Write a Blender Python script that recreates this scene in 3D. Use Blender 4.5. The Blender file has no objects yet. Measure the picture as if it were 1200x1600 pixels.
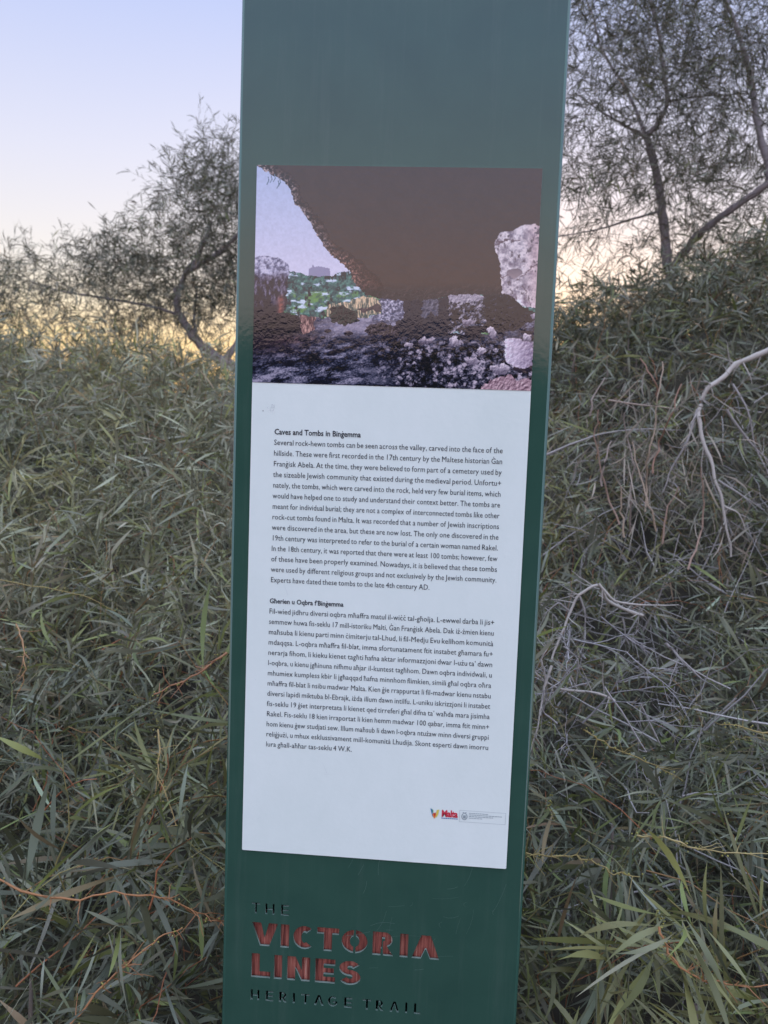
import bpy, bmesh, math, random
import numpy as np
from mathutils import Vector, Matrix
random.seed(7)
RNG = np.random.default_rng(11)
SC = bpy.context.scene
COL = SC.collection

# ------------------------------------------------------------------ camera, sky, sun, exposure
CAM_POS = np.array([0.0761, -1.1379, 1.5])
YAW, PITCH, ROLL = -0.0686, -0.0857, 0.0365
FPX = 1230.0                                   # focal length in pixels of the 1200 x 1600 photograph
_f = np.array([math.sin(YAW)*math.cos(PITCH), math.cos(YAW)*math.cos(PITCH), math.sin(PITCH)])
_r = np.cross(_f, [0, 0, 1]); _r /= np.linalg.norm(_r); _u = np.cross(_r, _f)
CR = math.cos(ROLL)*_r + math.sin(ROLL)*_u
CU = -math.sin(ROLL)*_r + math.cos(ROLL)*_u
CF = _f
cam = bpy.data.cameras.new('camera')
camo = bpy.data.objects.new('camera', cam); COL.objects.link(camo)
M = Matrix.Identity(4)
for i in range(3):
    M[i][0], M[i][1], M[i][2], M[i][3] = CR[i], CU[i], -CF[i], CAM_POS[i]
camo.matrix_world = M
cam.sensor_fit = 'VERTICAL'; cam.sensor_height = 36.0; cam.sensor_width = 27.0
cam.lens = FPX/1600*36.0
cam.clip_start = 0.02; cam.clip_end = 3000
cam.dof.use_dof = True; cam.dof.focus_distance = 1.16; cam.dof.aperture_fstop = 8.0
SC.camera = camo
SC.view_settings.view_transform = 'Standard'; SC.view_settings.look = 'None'
SC.view_settings.gamma = 1.0; SC.view_settings.exposure = 0.62
SC.view_settings.use_curve_mapping = False
SC.render.engine = 'CYCLES'
SC.cycles.max_bounces = 6; SC.cycles.diffuse_bounces = 3; SC.cycles.glossy_bounces = 3
SC.cycles.transmission_bounces = 3; SC.cycles.sample_clamp_indirect = 4.0

def at(px, py, Y):
    """point of the world plane y = Y seen at pixel px, py of the photograph"""
    d = CF*FPX + CR*(px-600) - CU*(py-800)
    return CAM_POS + d*((Y-CAM_POS[1])/d[1])

SUN_EL, SUN_AZ = math.radians(2.0), math.radians(6.0)        # azimuth clockwise from +Y
world = bpy.data.worlds.new('World'); SC.world = world; world.use_nodes = True
wt = world.node_tree; wn = wt.nodes; wl = wt.links
bg = wn['Background']; out = wn['World Output']
sky = wn.new('ShaderNodeTexSky'); sky.sky_type = 'NISHITA'; sky.sun_disc = False
sky.sun_elevation = SUN_EL; sky.sun_rotation = SUN_AZ
sky.dust_density = 1.5; sky.ozone_density = 1.5
wl.new(sky.outputs[0], bg.inputs[0]); bg.inputs[1].default_value = 0.05
geo = wn.new('ShaderNodeTexCoord')
sep = wn.new('ShaderNodeSeparateXYZ'); wl.new(geo.outputs['Generated'], sep.inputs[0])
def ramp(stops):
    r = wn.new('ShaderNodeValToRGB'); e = r.color_ramp.elements
    e[0].position = stops[0][0]; e[0].color = (*stops[0][1], 1)
    e[1].position = stops[1][0]; e[1].color = (*stops[1][1], 1)
    for p, c in stops[2:]:
        x = e.new(p); x.color = (*c, 1)
    wl.new(sep.outputs['Z'], r.inputs[0]); return r
# dusk sky towards the set sun, and the paler opposite sky with its pink belt, brightened out of view to light the post (positions are sines of elevation)
front = ramp([(0.0, (.70, .32, .11)), (.07, (.70, .43, .18)), (.115, (.68, .50, .27)), (.155, (.63, .54, .42)), (.20, (.59, .55, .54)),
              (.31, (.50, .50, .60)), (.46, (.355, .405, .62)), (.7, (.48, .60, .90)), (1.0, (.72, .90, 1.26))])
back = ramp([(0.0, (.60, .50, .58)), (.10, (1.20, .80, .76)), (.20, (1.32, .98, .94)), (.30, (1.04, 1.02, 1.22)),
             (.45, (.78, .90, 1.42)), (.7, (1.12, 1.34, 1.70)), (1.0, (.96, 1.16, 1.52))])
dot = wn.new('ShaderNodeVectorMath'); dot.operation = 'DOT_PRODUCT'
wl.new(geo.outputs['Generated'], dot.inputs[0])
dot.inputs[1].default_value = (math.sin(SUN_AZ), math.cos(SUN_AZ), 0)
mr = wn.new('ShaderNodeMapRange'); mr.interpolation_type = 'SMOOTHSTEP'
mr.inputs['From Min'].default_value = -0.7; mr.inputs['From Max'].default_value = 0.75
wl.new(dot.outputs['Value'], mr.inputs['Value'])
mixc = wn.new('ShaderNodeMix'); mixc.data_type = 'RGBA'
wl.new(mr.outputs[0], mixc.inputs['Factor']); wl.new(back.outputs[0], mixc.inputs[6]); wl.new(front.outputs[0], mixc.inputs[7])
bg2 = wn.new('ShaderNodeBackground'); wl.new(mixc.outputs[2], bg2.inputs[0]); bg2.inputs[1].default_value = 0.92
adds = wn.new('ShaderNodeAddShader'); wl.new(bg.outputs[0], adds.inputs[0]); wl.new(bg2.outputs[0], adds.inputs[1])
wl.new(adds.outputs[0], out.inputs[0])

sl = bpy.data.lights.new('sun', 'SUN'); sl.energy = 0.5; sl.angle = math.radians(10); sl.color = (1.0, .80, .58)
so = bpy.data.objects.new('sun', sl); COL.objects.link(so)
sd = Vector((math.sin(SUN_AZ)*math.cos(SUN_EL), math.cos(SUN_AZ)*math.cos(SUN_EL), math.sin(SUN_EL)))
so.rotation_euler = sd.to_track_quat('Z', 'Y').to_euler(); so.location = (0, 0, 20)

# ------------------------------------------------------------------ helpers
def link(name, me, mat=None, parent=None, **props):
    o = bpy.data.objects.new(name, me); COL.objects.link(o)
    if mat is not None and me is not None and not me.materials: me.materials.append(mat)
    if parent is not None: o.parent = parent
    for k, v in props.items(): o[k] = v
    return o
def empty(name, loc, label, cat, group=None):
    o = bpy.data.objects.new(name, None); COL.objects.link(o); o.location = loc
    o.empty_display_size = .1
    o['label'] = label; o['category'] = cat
    if group: o['group'] = group
    return o
def npmesh(name, verts, faces, smooth=False, col=None):
    """verts (n,3), faces (m,k) with constant k"""
    verts = np.asarray(verts, np.float32); faces = np.asarray(faces, np.int32)
    me = bpy.data.meshes.new(name); k = faces.shape[1]; m = len(faces)
    me.vertices.add(len(verts)); me.vertices.foreach_set('co', verts.ravel())
    me.loops.add(m*k); me.loops.foreach_set('vertex_index', faces.ravel())
    me.polygons.add(m); me.polygons.foreach_set('loop_start', np.arange(0, m*k, k, dtype=np.int32))
    me.polygons.foreach_set('loop_total', np.full(m, k, np.int32))
    if smooth: me.polygons.foreach_set('use_smooth', np.ones(m, bool))
    me.update(calc_edges=True)
    if col is not None:
        a = me.color_attributes.new('tint', 'FLOAT_COLOR', 'POINT')
        c = np.ones((len(verts), 4), np.float32); c[:, :3] = col
        a.data.foreach_set('color', c.ravel())
    return me
def unit(v):
    return v/np.maximum(np.linalg.norm(v, axis=-1, keepdims=True), 1e-9)
def tubes(paths, radii, cols, sides=4):
    """paths: list of (k,3); radii: list of (k,); cols list of rgb -> arrays"""
    V = []; Fc = []; C = []; n0 = 0
    ang = np.arange(sides)*2*math.pi/sides
    for p, r, c in zip(paths, radii, cols):
        p = np.asarray(p, float); k = len(p); r = np.broadcast_to(r, (k,))
        t = unit(np.gradient(p, axis=0)); ref = np.array([.3, .2, 1.0]) if abs(t[0][2]) < .9*1 else np.array([1., .1, 0])
        a = unit(np.cross(t, ref)); b = np.cross(t, a)
        ring = p[:, None, :] + r[:, None, None]*(a[:, None, :]*np.cos(ang)[None, :, None] + b[:, None, :]*np.sin(ang)[None, :, None])
        V.append(ring.reshape(-1, 3)); C.append(np.tile(c, (k*sides, 1)))
        i = np.arange(k-1)[:, None]*sides; j = np.arange(sides)[None, :]; j2 = (j+1) % sides
        Fc.append(np.stack([i+j, i+j2, i+sides+j2, i+sides+j], -1).reshape(-1, 4)+n0); n0 += k*sides
    return np.concatenate(V), np.concatenate(Fc), np.concatenate(C)
def box_bm(bm, x0, x1, y0, y1, z0, z1):
    v = [bm.verts.new(p) for p in ((x0,y0,z0),(x1,y0,z0),(x1,y1,z0),(x0,y1,z0),(x0,y0,z1),(x1,y0,z1),(x1,y1,z1),(x0,y1,z1))]
    for f in ((0,3,2,1),(4,5,6,7),(0,1,5,4),(1,2,6,5),(2,3,7,6),(3,0,4,7)): bm.faces.new([v[i] for i in f])
def bm_mesh(bm, name, smooth=False):
    me = bpy.data.meshes.new(name); bmesh.ops.recalc_face_normals(bm, faces=bm.faces); bm.to_mesh(me); bm.free()
    if smooth:
        for p in me.polygons: p.use_smooth = True
    return me
def material(name, base=(.5,.5,.5), rough=.6, ior=1.5, spec=.5, attr=None, objcolor=False, trans=0.0):
    m = bpy.data.materials.new(name); m.use_nodes = True
    n = m.node_tree.nodes; l = m.node_tree.links; b = n['Principled BSDF']
    b.inputs['Base Color'].default_value = (*base, 1); b.inputs['Roughness'].default_value = rough
    b.inputs['IOR'].default_value = ior; b.inputs['Specular IOR Level'].default_value = spec
    src = None
    if attr:
        a = n.new('ShaderNodeAttribute'); a.attribute_name = attr; src = a.outputs['Color']
    if objcolor:
        a = n.new('ShaderNodeObjectInfo'); src = a.outputs['Color']
    if src is not None: l.new(src, b.inputs['Base Color'])
    if trans > 0:
        t = n.new('ShaderNodeBsdfTranslucent'); mx = n.new('ShaderNodeMixShader'); mx.inputs[0].default_value = trans
        if src is not None: l.new(src, t.inputs[0])
        l.new(b.outputs[0], mx.inputs[1]); l.new(t.outputs[0], mx.inputs[2]); l.new(mx.outputs[0], n['Material Output'].inputs[0])
    return m, n, l, b
def noise(n, l, scale, detail=4, coord='Object', stretch=None, rough=.5):
    tc = n.new('ShaderNodeTexCoord'); s = tc.outputs[coord]
    if stretch:
        mp = n.new('ShaderNodeMapping'); mp.inputs['Scale'].default_value = stretch; l.new(s, mp.inputs[0]); s = mp.outputs[0]
    t = n.new('ShaderNodeTexNoise'); t.inputs['Scale'].default_value = scale; t.inputs['Detail'].default_value = detail
    t.inputs['Roughness'].default_value = rough
    l.new(s, t.inputs['Vector']); return t
def bump(n, l, b, src, strength, dist, prev=None):
    bp = n.new('ShaderNodeBump'); bp.inputs['Strength'].default_value = strength; bp.inputs['Distance'].default_value = dist
    l.new(src, bp.inputs['Height']); l.new(bp.outputs[0], b.inputs['Normal'])
    if prev is not None: l.new(prev.outputs[0], bp.inputs['Normal'])
    return bp
def cramp(n, l, src, stops):
    r = n.new('ShaderNodeValToRGB'); e = r.color_ramp.elements
    e[0].position = stops[0][0]; e[0].color = (*stops[0][1], 1); e[1].position = stops[1][0]; e[1].color = (*stops[1][1], 1)
    for p, c in stops[2:]:
        x = e.new(p); x.color = (*c, 1)
    l.new(src, r.inputs[0]); return r

# ------------------------------------------------------------------ materials
M_LEAF, n_, l_, b_ = material('phyllode', attr='tint', rough=.55, trans=.16)
M_LEAFO, n_, l_, b_ = material('phyllode_single', objcolor=True, rough=.55, trans=.16)
M_TWIG, n_, l_, b_ = material('twig_bark', attr='tint', rough=.7)
M_BARK, n_, l_, b_ = material('smooth_grey_bark', attr='tint', rough=.85)
t_ = noise(n_, l_, 60, 6, stretch=(1, 1, .35)); bump(n_, l_, b_, t_.outputs[0], .5, .004)

M_GREEN, n_, l_, b_ = material('green_powder_coat', (.024, .098, .078), rough=.10, ior=1.56)
t1 = noise(n_, l_, 150, 2); bp1 = bump(n_, l_, b_, t1.outputs[0], .05, .0012)
t2 = noise(n_, l_, 14, 3); rr = cramp(n_, l_, t2.outputs[0], [(.3, (.026, .074, .055)), (.7, (.032, .086, .063))]); l_.new(rr.outputs[0], b_.inputs['Base Color'])
t4 = noise(n_, l_, 3, 9, stretch=(14, 1, .8), rough=.7); r4 = cramp(n_, l_, t4.outputs[0], [(.52, (0, 0, 0)), (.78, (1, 1, 1))])
mx4 = n_.new('ShaderNodeMix'); mx4.data_type = 'RGBA'; mu4 = n_.new('ShaderNodeMath'); mu4.operation = 'MULTIPLY'; mu4.inputs[1].default_value = .07
l_.new(r4.outputs[0], mu4.inputs[0]); l_.new(mu4.outputs[0], mx4.inputs['Factor']); l_.new(rr.outputs[0], mx4.inputs[6]); mx4.inputs[7].default_value = (.30, .33, .30, 1)
l_.new(mx4.outputs[2], b_.inputs['Base Color'])
# faint scratches in the coat
tc = n_.new('ShaderNodeTexCoord'); mp = n_.new('ShaderNodeMapping'); mp.inputs['Rotation'].default_value = (0, .5, 0); mp.inputs['Scale'].default_value = (60, 1, 3)
l_.new(tc.outputs['Object'], mp.inputs[0]); t3 = n_.new('ShaderNodeTexNoise'); t3.inputs['Scale'].default_value = 4; t3.inputs['Detail'].default_value = 8
l_.new(mp.outputs[0], t3.inputs['Vector']); r3 = cramp(n_, l_, t3.outputs[0], [(.60, (.09, .09, .09)), (.76, (.22, .22, .22))]); l_.new(r3.outputs[0], b_.inputs['Roughness'])

M_DARK, *_ = material('hollow_shade', (.006, .009, .009), rough=.9)
M_WHITE, n_, l_, b_ = material('printed_film_white', (.80, .87, .84), rough=.16)
t1 = noise(n_, l_, 130, 2); bump(n_, l_, b_, t1.outputs[0], .10, .002)
t2 = noise(n_, l_, 5, 9, stretch=(1, 1, .6), rough=.7); r2 = cramp(n_, l_, t2.outputs[0], [(.34, (.755, .83, .795)), (.62, (.815, .88, .85))]); l_.new(r2.outputs[0], b_.inputs['Base Color'])
M_PRINT, n_, l_, b_ = material('printed_film_photo', attr='tint', rough=.07, ior=1.60)
t1 = noise(n_, l_, 170, 3); bump(n_, l_, b_, t1.outputs[0], .07, .0022)
M_INK, *_ = material('print_ink', (.016, .021, .035), rough=.35)
M_GREYINK, *_ = material('grey_print_ink', (.32, .38, .40), rough=.35)
M_RED, *_ = material('red_print_ink', (.62, .035, .07), rough=.35)
M_WOOD, n_, l_, b_ = material('stained_timber', rough=.55)
t1 = noise(n_, l_, 9, 8, stretch=(28, 1, 1.2), rough=.65)
r1 = cramp(n_, l_, t1.outputs[0], [(.30, (.030, .008, .008)), (.42, (.16, .040, .032)), (.52, (.34, .095, .070)), (.62, (.46, .17, .125)), (.72, (.66, .42, .34))])
l_.new(r1.outputs[0], b_.inputs['Base Color']); bump(n_, l_, b_, t1.outputs[0], .5, .002)
M_WOODPALE, n_, l_, b_ = material('bare_splintered_timber', (.5, .40, .34), rough=.7)

M_GROUND, n_, l_, b_ = material('leaf_litter_soil', rough=.95)
t1 = noise(n_, l_, 2.2, 10); r1 = cramp(n_, l_, t1.outputs[0], [(.35, (.026, .022, .016)), (.55, (.05, .042, .03)), (.7, (.08, .07, .05))])
l_.new(r1.outputs[0], b_.inputs['Base Color']); bump(n_, l_, b_, t1.outputs[0], .8, .06)
M_HILL, n_, l_, b_ = material('scrub_hillside', rough=.95)
t1 = noise(n_, l_, .6, 10); r1 = cramp(n_, l_, t1.outputs[0], [(.38, (.016, .020, .014)), (.55, (.03, .036, .024)), (.72, (.08, .08, .06))])
l_.new(r1.outputs[0], b_.inputs['Base Color']); bump(n_, l_, b_, t1.outputs[0], .8, .4)

# ------------------------------------------------------------------ value noise for modelling
_perm = np.random.default_rng(3).random((256, 256)).astype(np.float32)
def vnoise(x, y):
    xi = np.floor(x).astype(int); yi = np.floor(y).astype(int); fx = x-xi; fy = y-yi
    fx = fx*fx*(3-2*fx); fy = fy*fy*(3-2*fy)
    g = lambda a, b: _perm[a & 255, b & 255]
    return (g(xi, yi)*(1-fx)+g(xi+1, yi)*fx)*(1-fy)+(g(xi, yi+1)*(1-fx)+g(xi+1, yi+1)*fx)*fy
def fbm(x, y, o=5, gain=.55):
    s = 0; a = 1; t = 0
    for i in range(o):
        s = s+a*vnoise(x*2**i+17.3*i, y*2**i+9.1*i); t += a; a *= gain
    return s/t

# ------------------------------------------------------------------ ground and far hillside
PL = np.array([(-.6, .45), (-.35, .66), (-.14, .75), (.3, .80), (.76, .89), (1.4, 1.10), (2.36, 1.50), (3.36, 1.80), (4.86, 2.04), (6.0, 1.95), (7.5, 1.7)])
PR = np.array([(-.6, .45), (-.35, .66), (-.14, .75), (.3, .82), (.76, .90), (1.2, .98), (1.6, 1.06), (2.1, 1.45), (2.8, 1.88), (3.86, 2.46), (5.0, 2.52), (6.2, 2.0), (7.5, 1.7)])
def surf(x, y):
    """height of the top of the shrubs"""
    zl = np.interp(y, PL[:, 0], PL[:, 1]); zr = np.interp(y, PR[:, 0], PR[:, 1])
    t = np.clip((x+.3)/.6, 0, 1); t = t*t*(3-2*t)
    z = zl*(1-t)+zr*t
    far = np.clip((y-2.2)/2.2, 0, 1)
    z = z+far*(np.clip(-x-1.3, 0, 3)*.10)+np.clip((y-1.6)/2, 0, 1)*np.clip(x-1.0, 0, 2.2)*.42
    return z+(fbm(x*1.5+20, y*1.5+5, 3)-.5)*.30*np.clip(.5+far, 0, 1)
def ground_z(x, y):
    """the earth bank under them, raised to block horizon glow between the leaves, running on as a low plateau behind"""
    yy = np.clip(y, -.6, 4.6); xx = np.clip(x, -4, 4)
    b = np.clip(surf(xx, yy)-.80+(.28+.14*np.clip(xx*2, 0, 1))*np.clip((yy-2.8)/1.2, 0, 1), 0, 2.25)
    b = b*np.clip((y-.45)/1.0, 0, 1)*np.clip(1.5-np.abs(x)/60, 0, 1)
    return b*np.clip(1.6-y/160, 0, 1)
def build_ground():
    xs = np.concatenate([-np.geomspace(1500, 12, 14), np.linspace(-10, 10, 101), np.geomspace(12, 1500, 14)])
    X, Y = np.meshgrid(xs, xs); Z = (fbm(X*.9, Y*.9)-.5)*.16*np.clip(1.3-np.hypot(X, Y)/12, 0, 1)-.03+ground_z(X, Y)
    n = len(xs); idx = np.arange(n*n).reshape(n, n)
    F = np.stack([idx[:-1, :-1], idx[:-1, 1:], idx[1:, 1:], idx[1:, :-1]], -1).reshape(-1, 4)
    link('ground', npmesh('ground', np.stack([X, Y, Z], -1).reshape(-1, 3), F, True), M_GROUND, kind='structure')
    # the valley side across the path, behind the photographer; it shows mirrored in the glossy post
    a = np.linspace(math.radians(150), math.radians(390), 260); r = np.linspace(20, 90, 26)
    A, R = np.meshgrid(a, r); X = R*np.cos(A); Y = R*np.sin(A)
    t = (R-20)/70
    top = 3.9+1.9*fbm(A*7, A*0+2, 3)+.8*fbm(A*55, R*.1, 4)
    Z = -.5+np.sin(np.clip(t*4, 0, 1)*math.pi/2)*top+(t*14)*fbm(A*3, A*0, 2)*np.clip(t-.2, 0, 1)+fbm(X*.5, Y*.5)*.5
    edge = np.clip(np.minimum(A-a[0], a[-1]-A)/.5, 0, 1); Z = Z*edge-.6*(1-edge)
    idx = np.arange(A.size).reshape(A.shape)
    F = np.stack([idx[:-1, :-1], idx[:-1, 1:], idx[1:, 1:], idx[1:, :-1]], -1).reshape(-1, 4)
    link('hillside', npmesh('hillside', np.stack([X, Y, Z], -1).reshape(-1, 3), F, True), M_HILL, kind='structure')
build_ground()

# ------------------------------------------------------------------ the information post
POST = empty('information_post', (0, 0.06, 0), 'tall green painted metal information post carrying a white text panel with a cave photo', 'sign')
PINV = Matrix.Translation((0, -0.06, 0))
def pchild(name, me, mat, parent=POST, **k):
    o = link(name, me, mat, parent, **k)
    if parent is POST: o.matrix_parent_inverse = PINV
    return o
HW = .2275; ZTOP = 2.42; R0 = .0045
def body():
    pts = []
    def arc(cx, cy, a0, a1, n=5):
        for i in range(n+1):
            a = math.radians(a0+(a1-a0)*i/n); pts.append((cx+R0*math.cos(a), cy+R0*math.sin(a)))
    arc(-HW+R0, R0, 270, 180); arc(-HW+R0, .12-R0, 180, 90); arc(HW-R0, .12-R0, 90, 0); arc(HW-R0, R0, 0, -90)
    n = len(pts); V = [(x, y, z) for z in (0, ZTOP) for x, y in pts]
    bm = bmesh.new(); vs = [bm.verts.new(v) for v in V]
    for i in range(n-1): bm.faces.new((vs[i], vs[i+1], vs[n+i+1], vs[n+i]))
    bm.faces.new([vs[n+i] for i in range(n)])
    me = bm_mesh(bm, 'post_body', True)
    return me
o = pchild('post_body', body(), M_GREEN)
FONT_ = None
def text_mesh(s, size, offset=0.0, spacing=1.0, extrude=0.0, res=4):
    c = bpy.data.curves.new('t', 'FONT'); c.body = s; c.size = size; c.offset = offset; c.space_character = spacing
    c.extrude = extrude; c.resolution_u = res
    if FONT_: c.font = FONT_
    ob = bpy.data.objects.new('t', c); COL.objects.link(ob)
    dg = bpy.context.evaluated_depsgraph_get(); dg.update()
    me = bpy.data.meshes.new_from_object(ob.evaluated_get(dg)); bpy.data.objects.remove(ob); bpy.data.curves.remove(c)
    return me
def arr(me):
    v = np.empty(len(me.vertices)*3); me.vertices.foreach_get('co', v); return v.reshape(-1, 3)
# cut-out letters: outlines in a box one unit high; each polygon is one hole in the sheet
def arcp(cx, cy, rx, ry, a0, a1, n=14): return [(cx+rx*math.cos(math.radians(a0+(a1-a0)*i/n)), cy+ry*math.sin(math.radians(a0+(a1-a0)*i/n))) for i in range(n+1)]
def glyph(ch, w, t):
    """w width, t stroke, both in cap heights"""
    h = t*.80; q = .035
    if ch == 'I': return [[(0, 0), (w, 0), (w, 1), (0, 1)]]
    if ch == 'T': return [[(w/2-t/2, 0), (w/2+t/2, 0), (w/2+t/2, 1-h), (w, 1-h), (w, 1), (0, 1), (0, 1-h), (w/2-t/2, 1-h)]]
    if ch == 'L': return [[(0, 0), (w, 0), (w, h), (t, h), (t, 1), (0, 1)]]
    if ch == 'H': return [[(0, 0), (t, 0), (t, .5-h/2), (w-t, .5-h/2), (w-t, 0), (w, 0), (w, 1), (w-t, 1), (w-t, .5+h/2), (t, .5+h/2), (t, 1), (0, 1)]]
    if ch == 'E': return [[(0, 0), (w, 0), (w, h), (t, h), (t, .5-h/2), (w*.93, .5-h/2), (w*.93, .5+h/2), (t, .5+h/2), (t, 1-h), (w, 1-h), (w, 1), (0, 1)]]
    if ch == 'V': return [[(w/2-t*.56, 0), (w/2+t*.56, 0), (w, 1), (w-t*1.12, 1), (w/2, .36 if t > .3 else t*1.6), (t*1.12, 1), (0, 1)]]
    if ch == 'A': return [[(0, 0), (t*1.10, 0), (w/2-.02, .40 if t > .3 else 1-t*1.7), (w/2+.02, .40 if t > .3 else 1-t*1.7), (w-t*1.10, 0), (w, 0), (w/2+t*.56, 1), (w/2-t*.56, 1)]]
    if ch == 'N': return [[(0, 0), (t, 0), (t, .52), (w-t, 0), (w, 0), (w, 1), (w-t, 1), (w-t, .46), (t, 1), (0, 1)]]
    if ch == 'C': return [arcp(w*.55, .5, w*.55, .5, 48, 312)+arcp(w*.55, .5, w*.55-t, .5-h, 305, 55)]
    if ch == 'G': return [arcp(w*.52, .5, w*.52, .5, 42, 322)+[(w, .18), (w, .53), (w*.55, .53), (w*.55, .53-h), (w-t, .53-h), (w-t, .25)]+arcp(w*.52, .5, w*.52-t, .5-h, 318, 48)]
    if ch == 'O':
        a = math.degrees(math.asin(q/.5)); b = math.degrees(math.asin(min(.9, q/(.5-h)))); r = w/2; ri = r-t
        R_ = arcp(r, .5, r, .5, -90+a, 90-a)+arcp(r, .5, ri, .5-h, 90-b*1.6, -90+b*1.6); return [R_, [(w-x, y) for x, y in R_]]
    if ch == 'R':
        b = w*.94; m = .36; x0 = t+.02
        return [[(0, 0), (t, 0), (t, m-.06), (x0+.02, m-.06), (x0+.02, 1-h-.02)]+[(x0+.03, 1-h)]+arcp(b-.33, (1+m)/2, .33-t*.9 if t > .3 else .33-t, (1-m)/2-h, 80, -80, 8)
                +[(x0+.06, m+h*.9), (x0+.06, m-.02), (w-t*1.25, 0), (w, 0), (b-.22, m+.03)]+arcp(b-.33, (1+m)/2, .33, (1-m)/2, -60, 90, 10)+[(0, 1)]]
    if ch == 'S':
        rx = w/2-t/2; ry = (1-h)/4; P = arcp(w/2, 1-h/2-ry, rx, ry, 22, 270, 16)+arcp(w/2, h/2+ry, rx, ry, 90, -158, 16)[1:]
        A = []; B = []
        for i in range(len(P)):
            a = P[max(i-1, 0)]; b = P[min(i+1, len(P)-1)]; dx, dy = b[0]-a[0], b[1]-a[1]; l = math.hypot(dx, dy); nx, ny = -dy/l, dx/l
            A.append((P[i][0]+nx*t/2, P[i][1]+ny*h/2)); B.append((P[i][0]-nx*t/2, P[i][1]-ny*h/2))
        return [A+B[::-1]]
    return []
def row(s, spans, x0, x1, zb, zt, t):
    """spans in an arbitrary unit from the first letter's left to the last letter's right"""
    a, b = spans[0][0], spans[-1][1]; k = (x1-x0)/(b-a); cap = zt-zb; R_ = []
    for ch, (p, q) in zip(s, spans):
        w = (q-p)*k/cap
        for P in glyph(ch, w, min(t, w) if ch != 'I' else t): R_.append([(x0+(p-a)*k+x*cap, zb+y*cap) for x, y in P])
    return R_
HOLES = (row('THE', [(58, 104), (136, 188), (226, 272)], -.1832, -.1255, .7750, .7920, .17)
 + row('VICTORIA', [(50, 205), (222, 272), (297, 418), (437, 567), (583, 735), (765, 888), (925, 972), (995, 1155)], -.1825, .1065, .7232, .7605, .34)
 + row('LINES', [(50, 163), (185, 232), (262, 397), (428, 545), (568, 695)], -.1820, -.0120, .6712, .7100, .33)
 + row('HERITAGE', [(47, 97), (135, 178), (212, 256), (292, 304), (340, 388), (415, 470), (494, 548), (588, 632)], -.1820, -.0240, .6340, .6505, .19)
 + row('TRAIL', [(700, 748), (778, 824), (862, 918), (955, 967), (1008, 1046)], -.0070, .0815, .6336, .6503, .19))
def front_sheet():
    c = bpy.data.curves.new('sheet', 'CURVE'); c.dimensions = '2D'; c.fill_mode = 'BOTH'; c.extrude = .0019
    def poly(pts):
        s = c.splines.new('POLY'); s.points.add(len(pts)-1); s.use_cyclic_u = True
        for p, q in zip(s.points, pts): p.co = (q[0], q[1], 0, 1)
    xe = HW-R0
    poly([(-xe, 0), (xe, 0), (xe, ZTOP), (-xe, ZTOP)])
    for P in HOLES: poly(P)
    ob = bpy.data.objects.new('sheet', c); COL.objects.link(ob)
    dg = bpy.context.evaluated_depsgraph_get(); dg.update()
    me = bpy.data.meshes.new_from_object(ob.evaluated_get(dg)); bpy.data.objects.remove(ob)
    me.transform(Matrix(((1,0,0,0),(0,0,-1,.0019),(0,1,0,0),(0,0,0,1))))
    me.name = 'front_sheet'; return me
fs = front_sheet(); fs.materials.clear(); fso = pchild('front_sheet', fs, M_GREEN)
M_CUT, *_ = material('laser_cut_edge', (.20, .27, .24), rough=.5); fs.materials.append(M_CUT)
for p_ in fs.polygons:
    if abs(p_.normal.y) < .5: p_.material_index = 1
M_SCR, *_ = material('fine_scratch', (.085, .16, .13), rough=.5)
gs = random.Random(12); bm = bmesh.new()
for k in range(26):
    x = gs.uniform(-.06, .19); z = gs.uniform(.70, .86); a = gs.choice((.15, .2, 1.1, 1.3, 1.45))+gs.uniform(-.12, .12); L = gs.uniform(.008, .055); w = gs.uniform(.00010, .00022); c0 = gs.uniform(-.004, .004)
    pts_ = [(x+math.cos(a)*L*t-math.sin(a)*c0*4*t*(1-t), z+math.sin(a)*L*t+math.cos(a)*c0*4*t*(1-t)) for t in (0, .33, .66, 1)]
    nx, nz = -math.sin(a)*w, math.cos(a)*w
    for p, q in zip(pts_[:-1], pts_[1:]):
        bm.faces.new([bm.verts.new((u_, -.00012-.00001*k, v_)) for u_, v_ in ((p[0]-nx, p[1]-nz), (q[0]-nx, q[1]-nz), (q[0]+nx, q[1]+nz), (p[0]+nx, p[1]+nz))])
pchild('scratches', bm_mesh(bm, 'scratches'), M_SCR, kind='stuff')
bm = bmesh.new(); box_bm(bm, -.205, .135, .0080, .022, .664, .768)
pchild('timber_backing', bm_mesh(bm, 'timber_backing'), M_WOOD)
bm = bmesh.new(); 
vs = [bm.verts.new(p) for p in ((.031, .0075, .724), (.0355, .0075, .7235), (.036, .0075, .747), (.034, .0075, .7605), (.0315, .0075, .7615), (.0328, .0075, .742))]
f = bm.faces.new(vs); r = bmesh.ops.extrude_face_region(bm, geom=[f]); bmesh.ops.translate(bm, verts=[v for v in r['geom'] if isinstance(v, bmesh.types.BMVert)], vec=(0, -.0012, 0))
pchild('timber_splinter', bm_mesh(bm, 'timber_splinter'), M_WOODPALE, label='pale bare strip of timber showing inside the letter R')
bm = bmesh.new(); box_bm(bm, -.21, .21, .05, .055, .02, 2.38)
pchild('hollow_shade_sheet', bm_mesh(bm, 'hollow_shade_sheet'), M_DARK)  # near-black sheet added for the shade inside the hollow post

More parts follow.
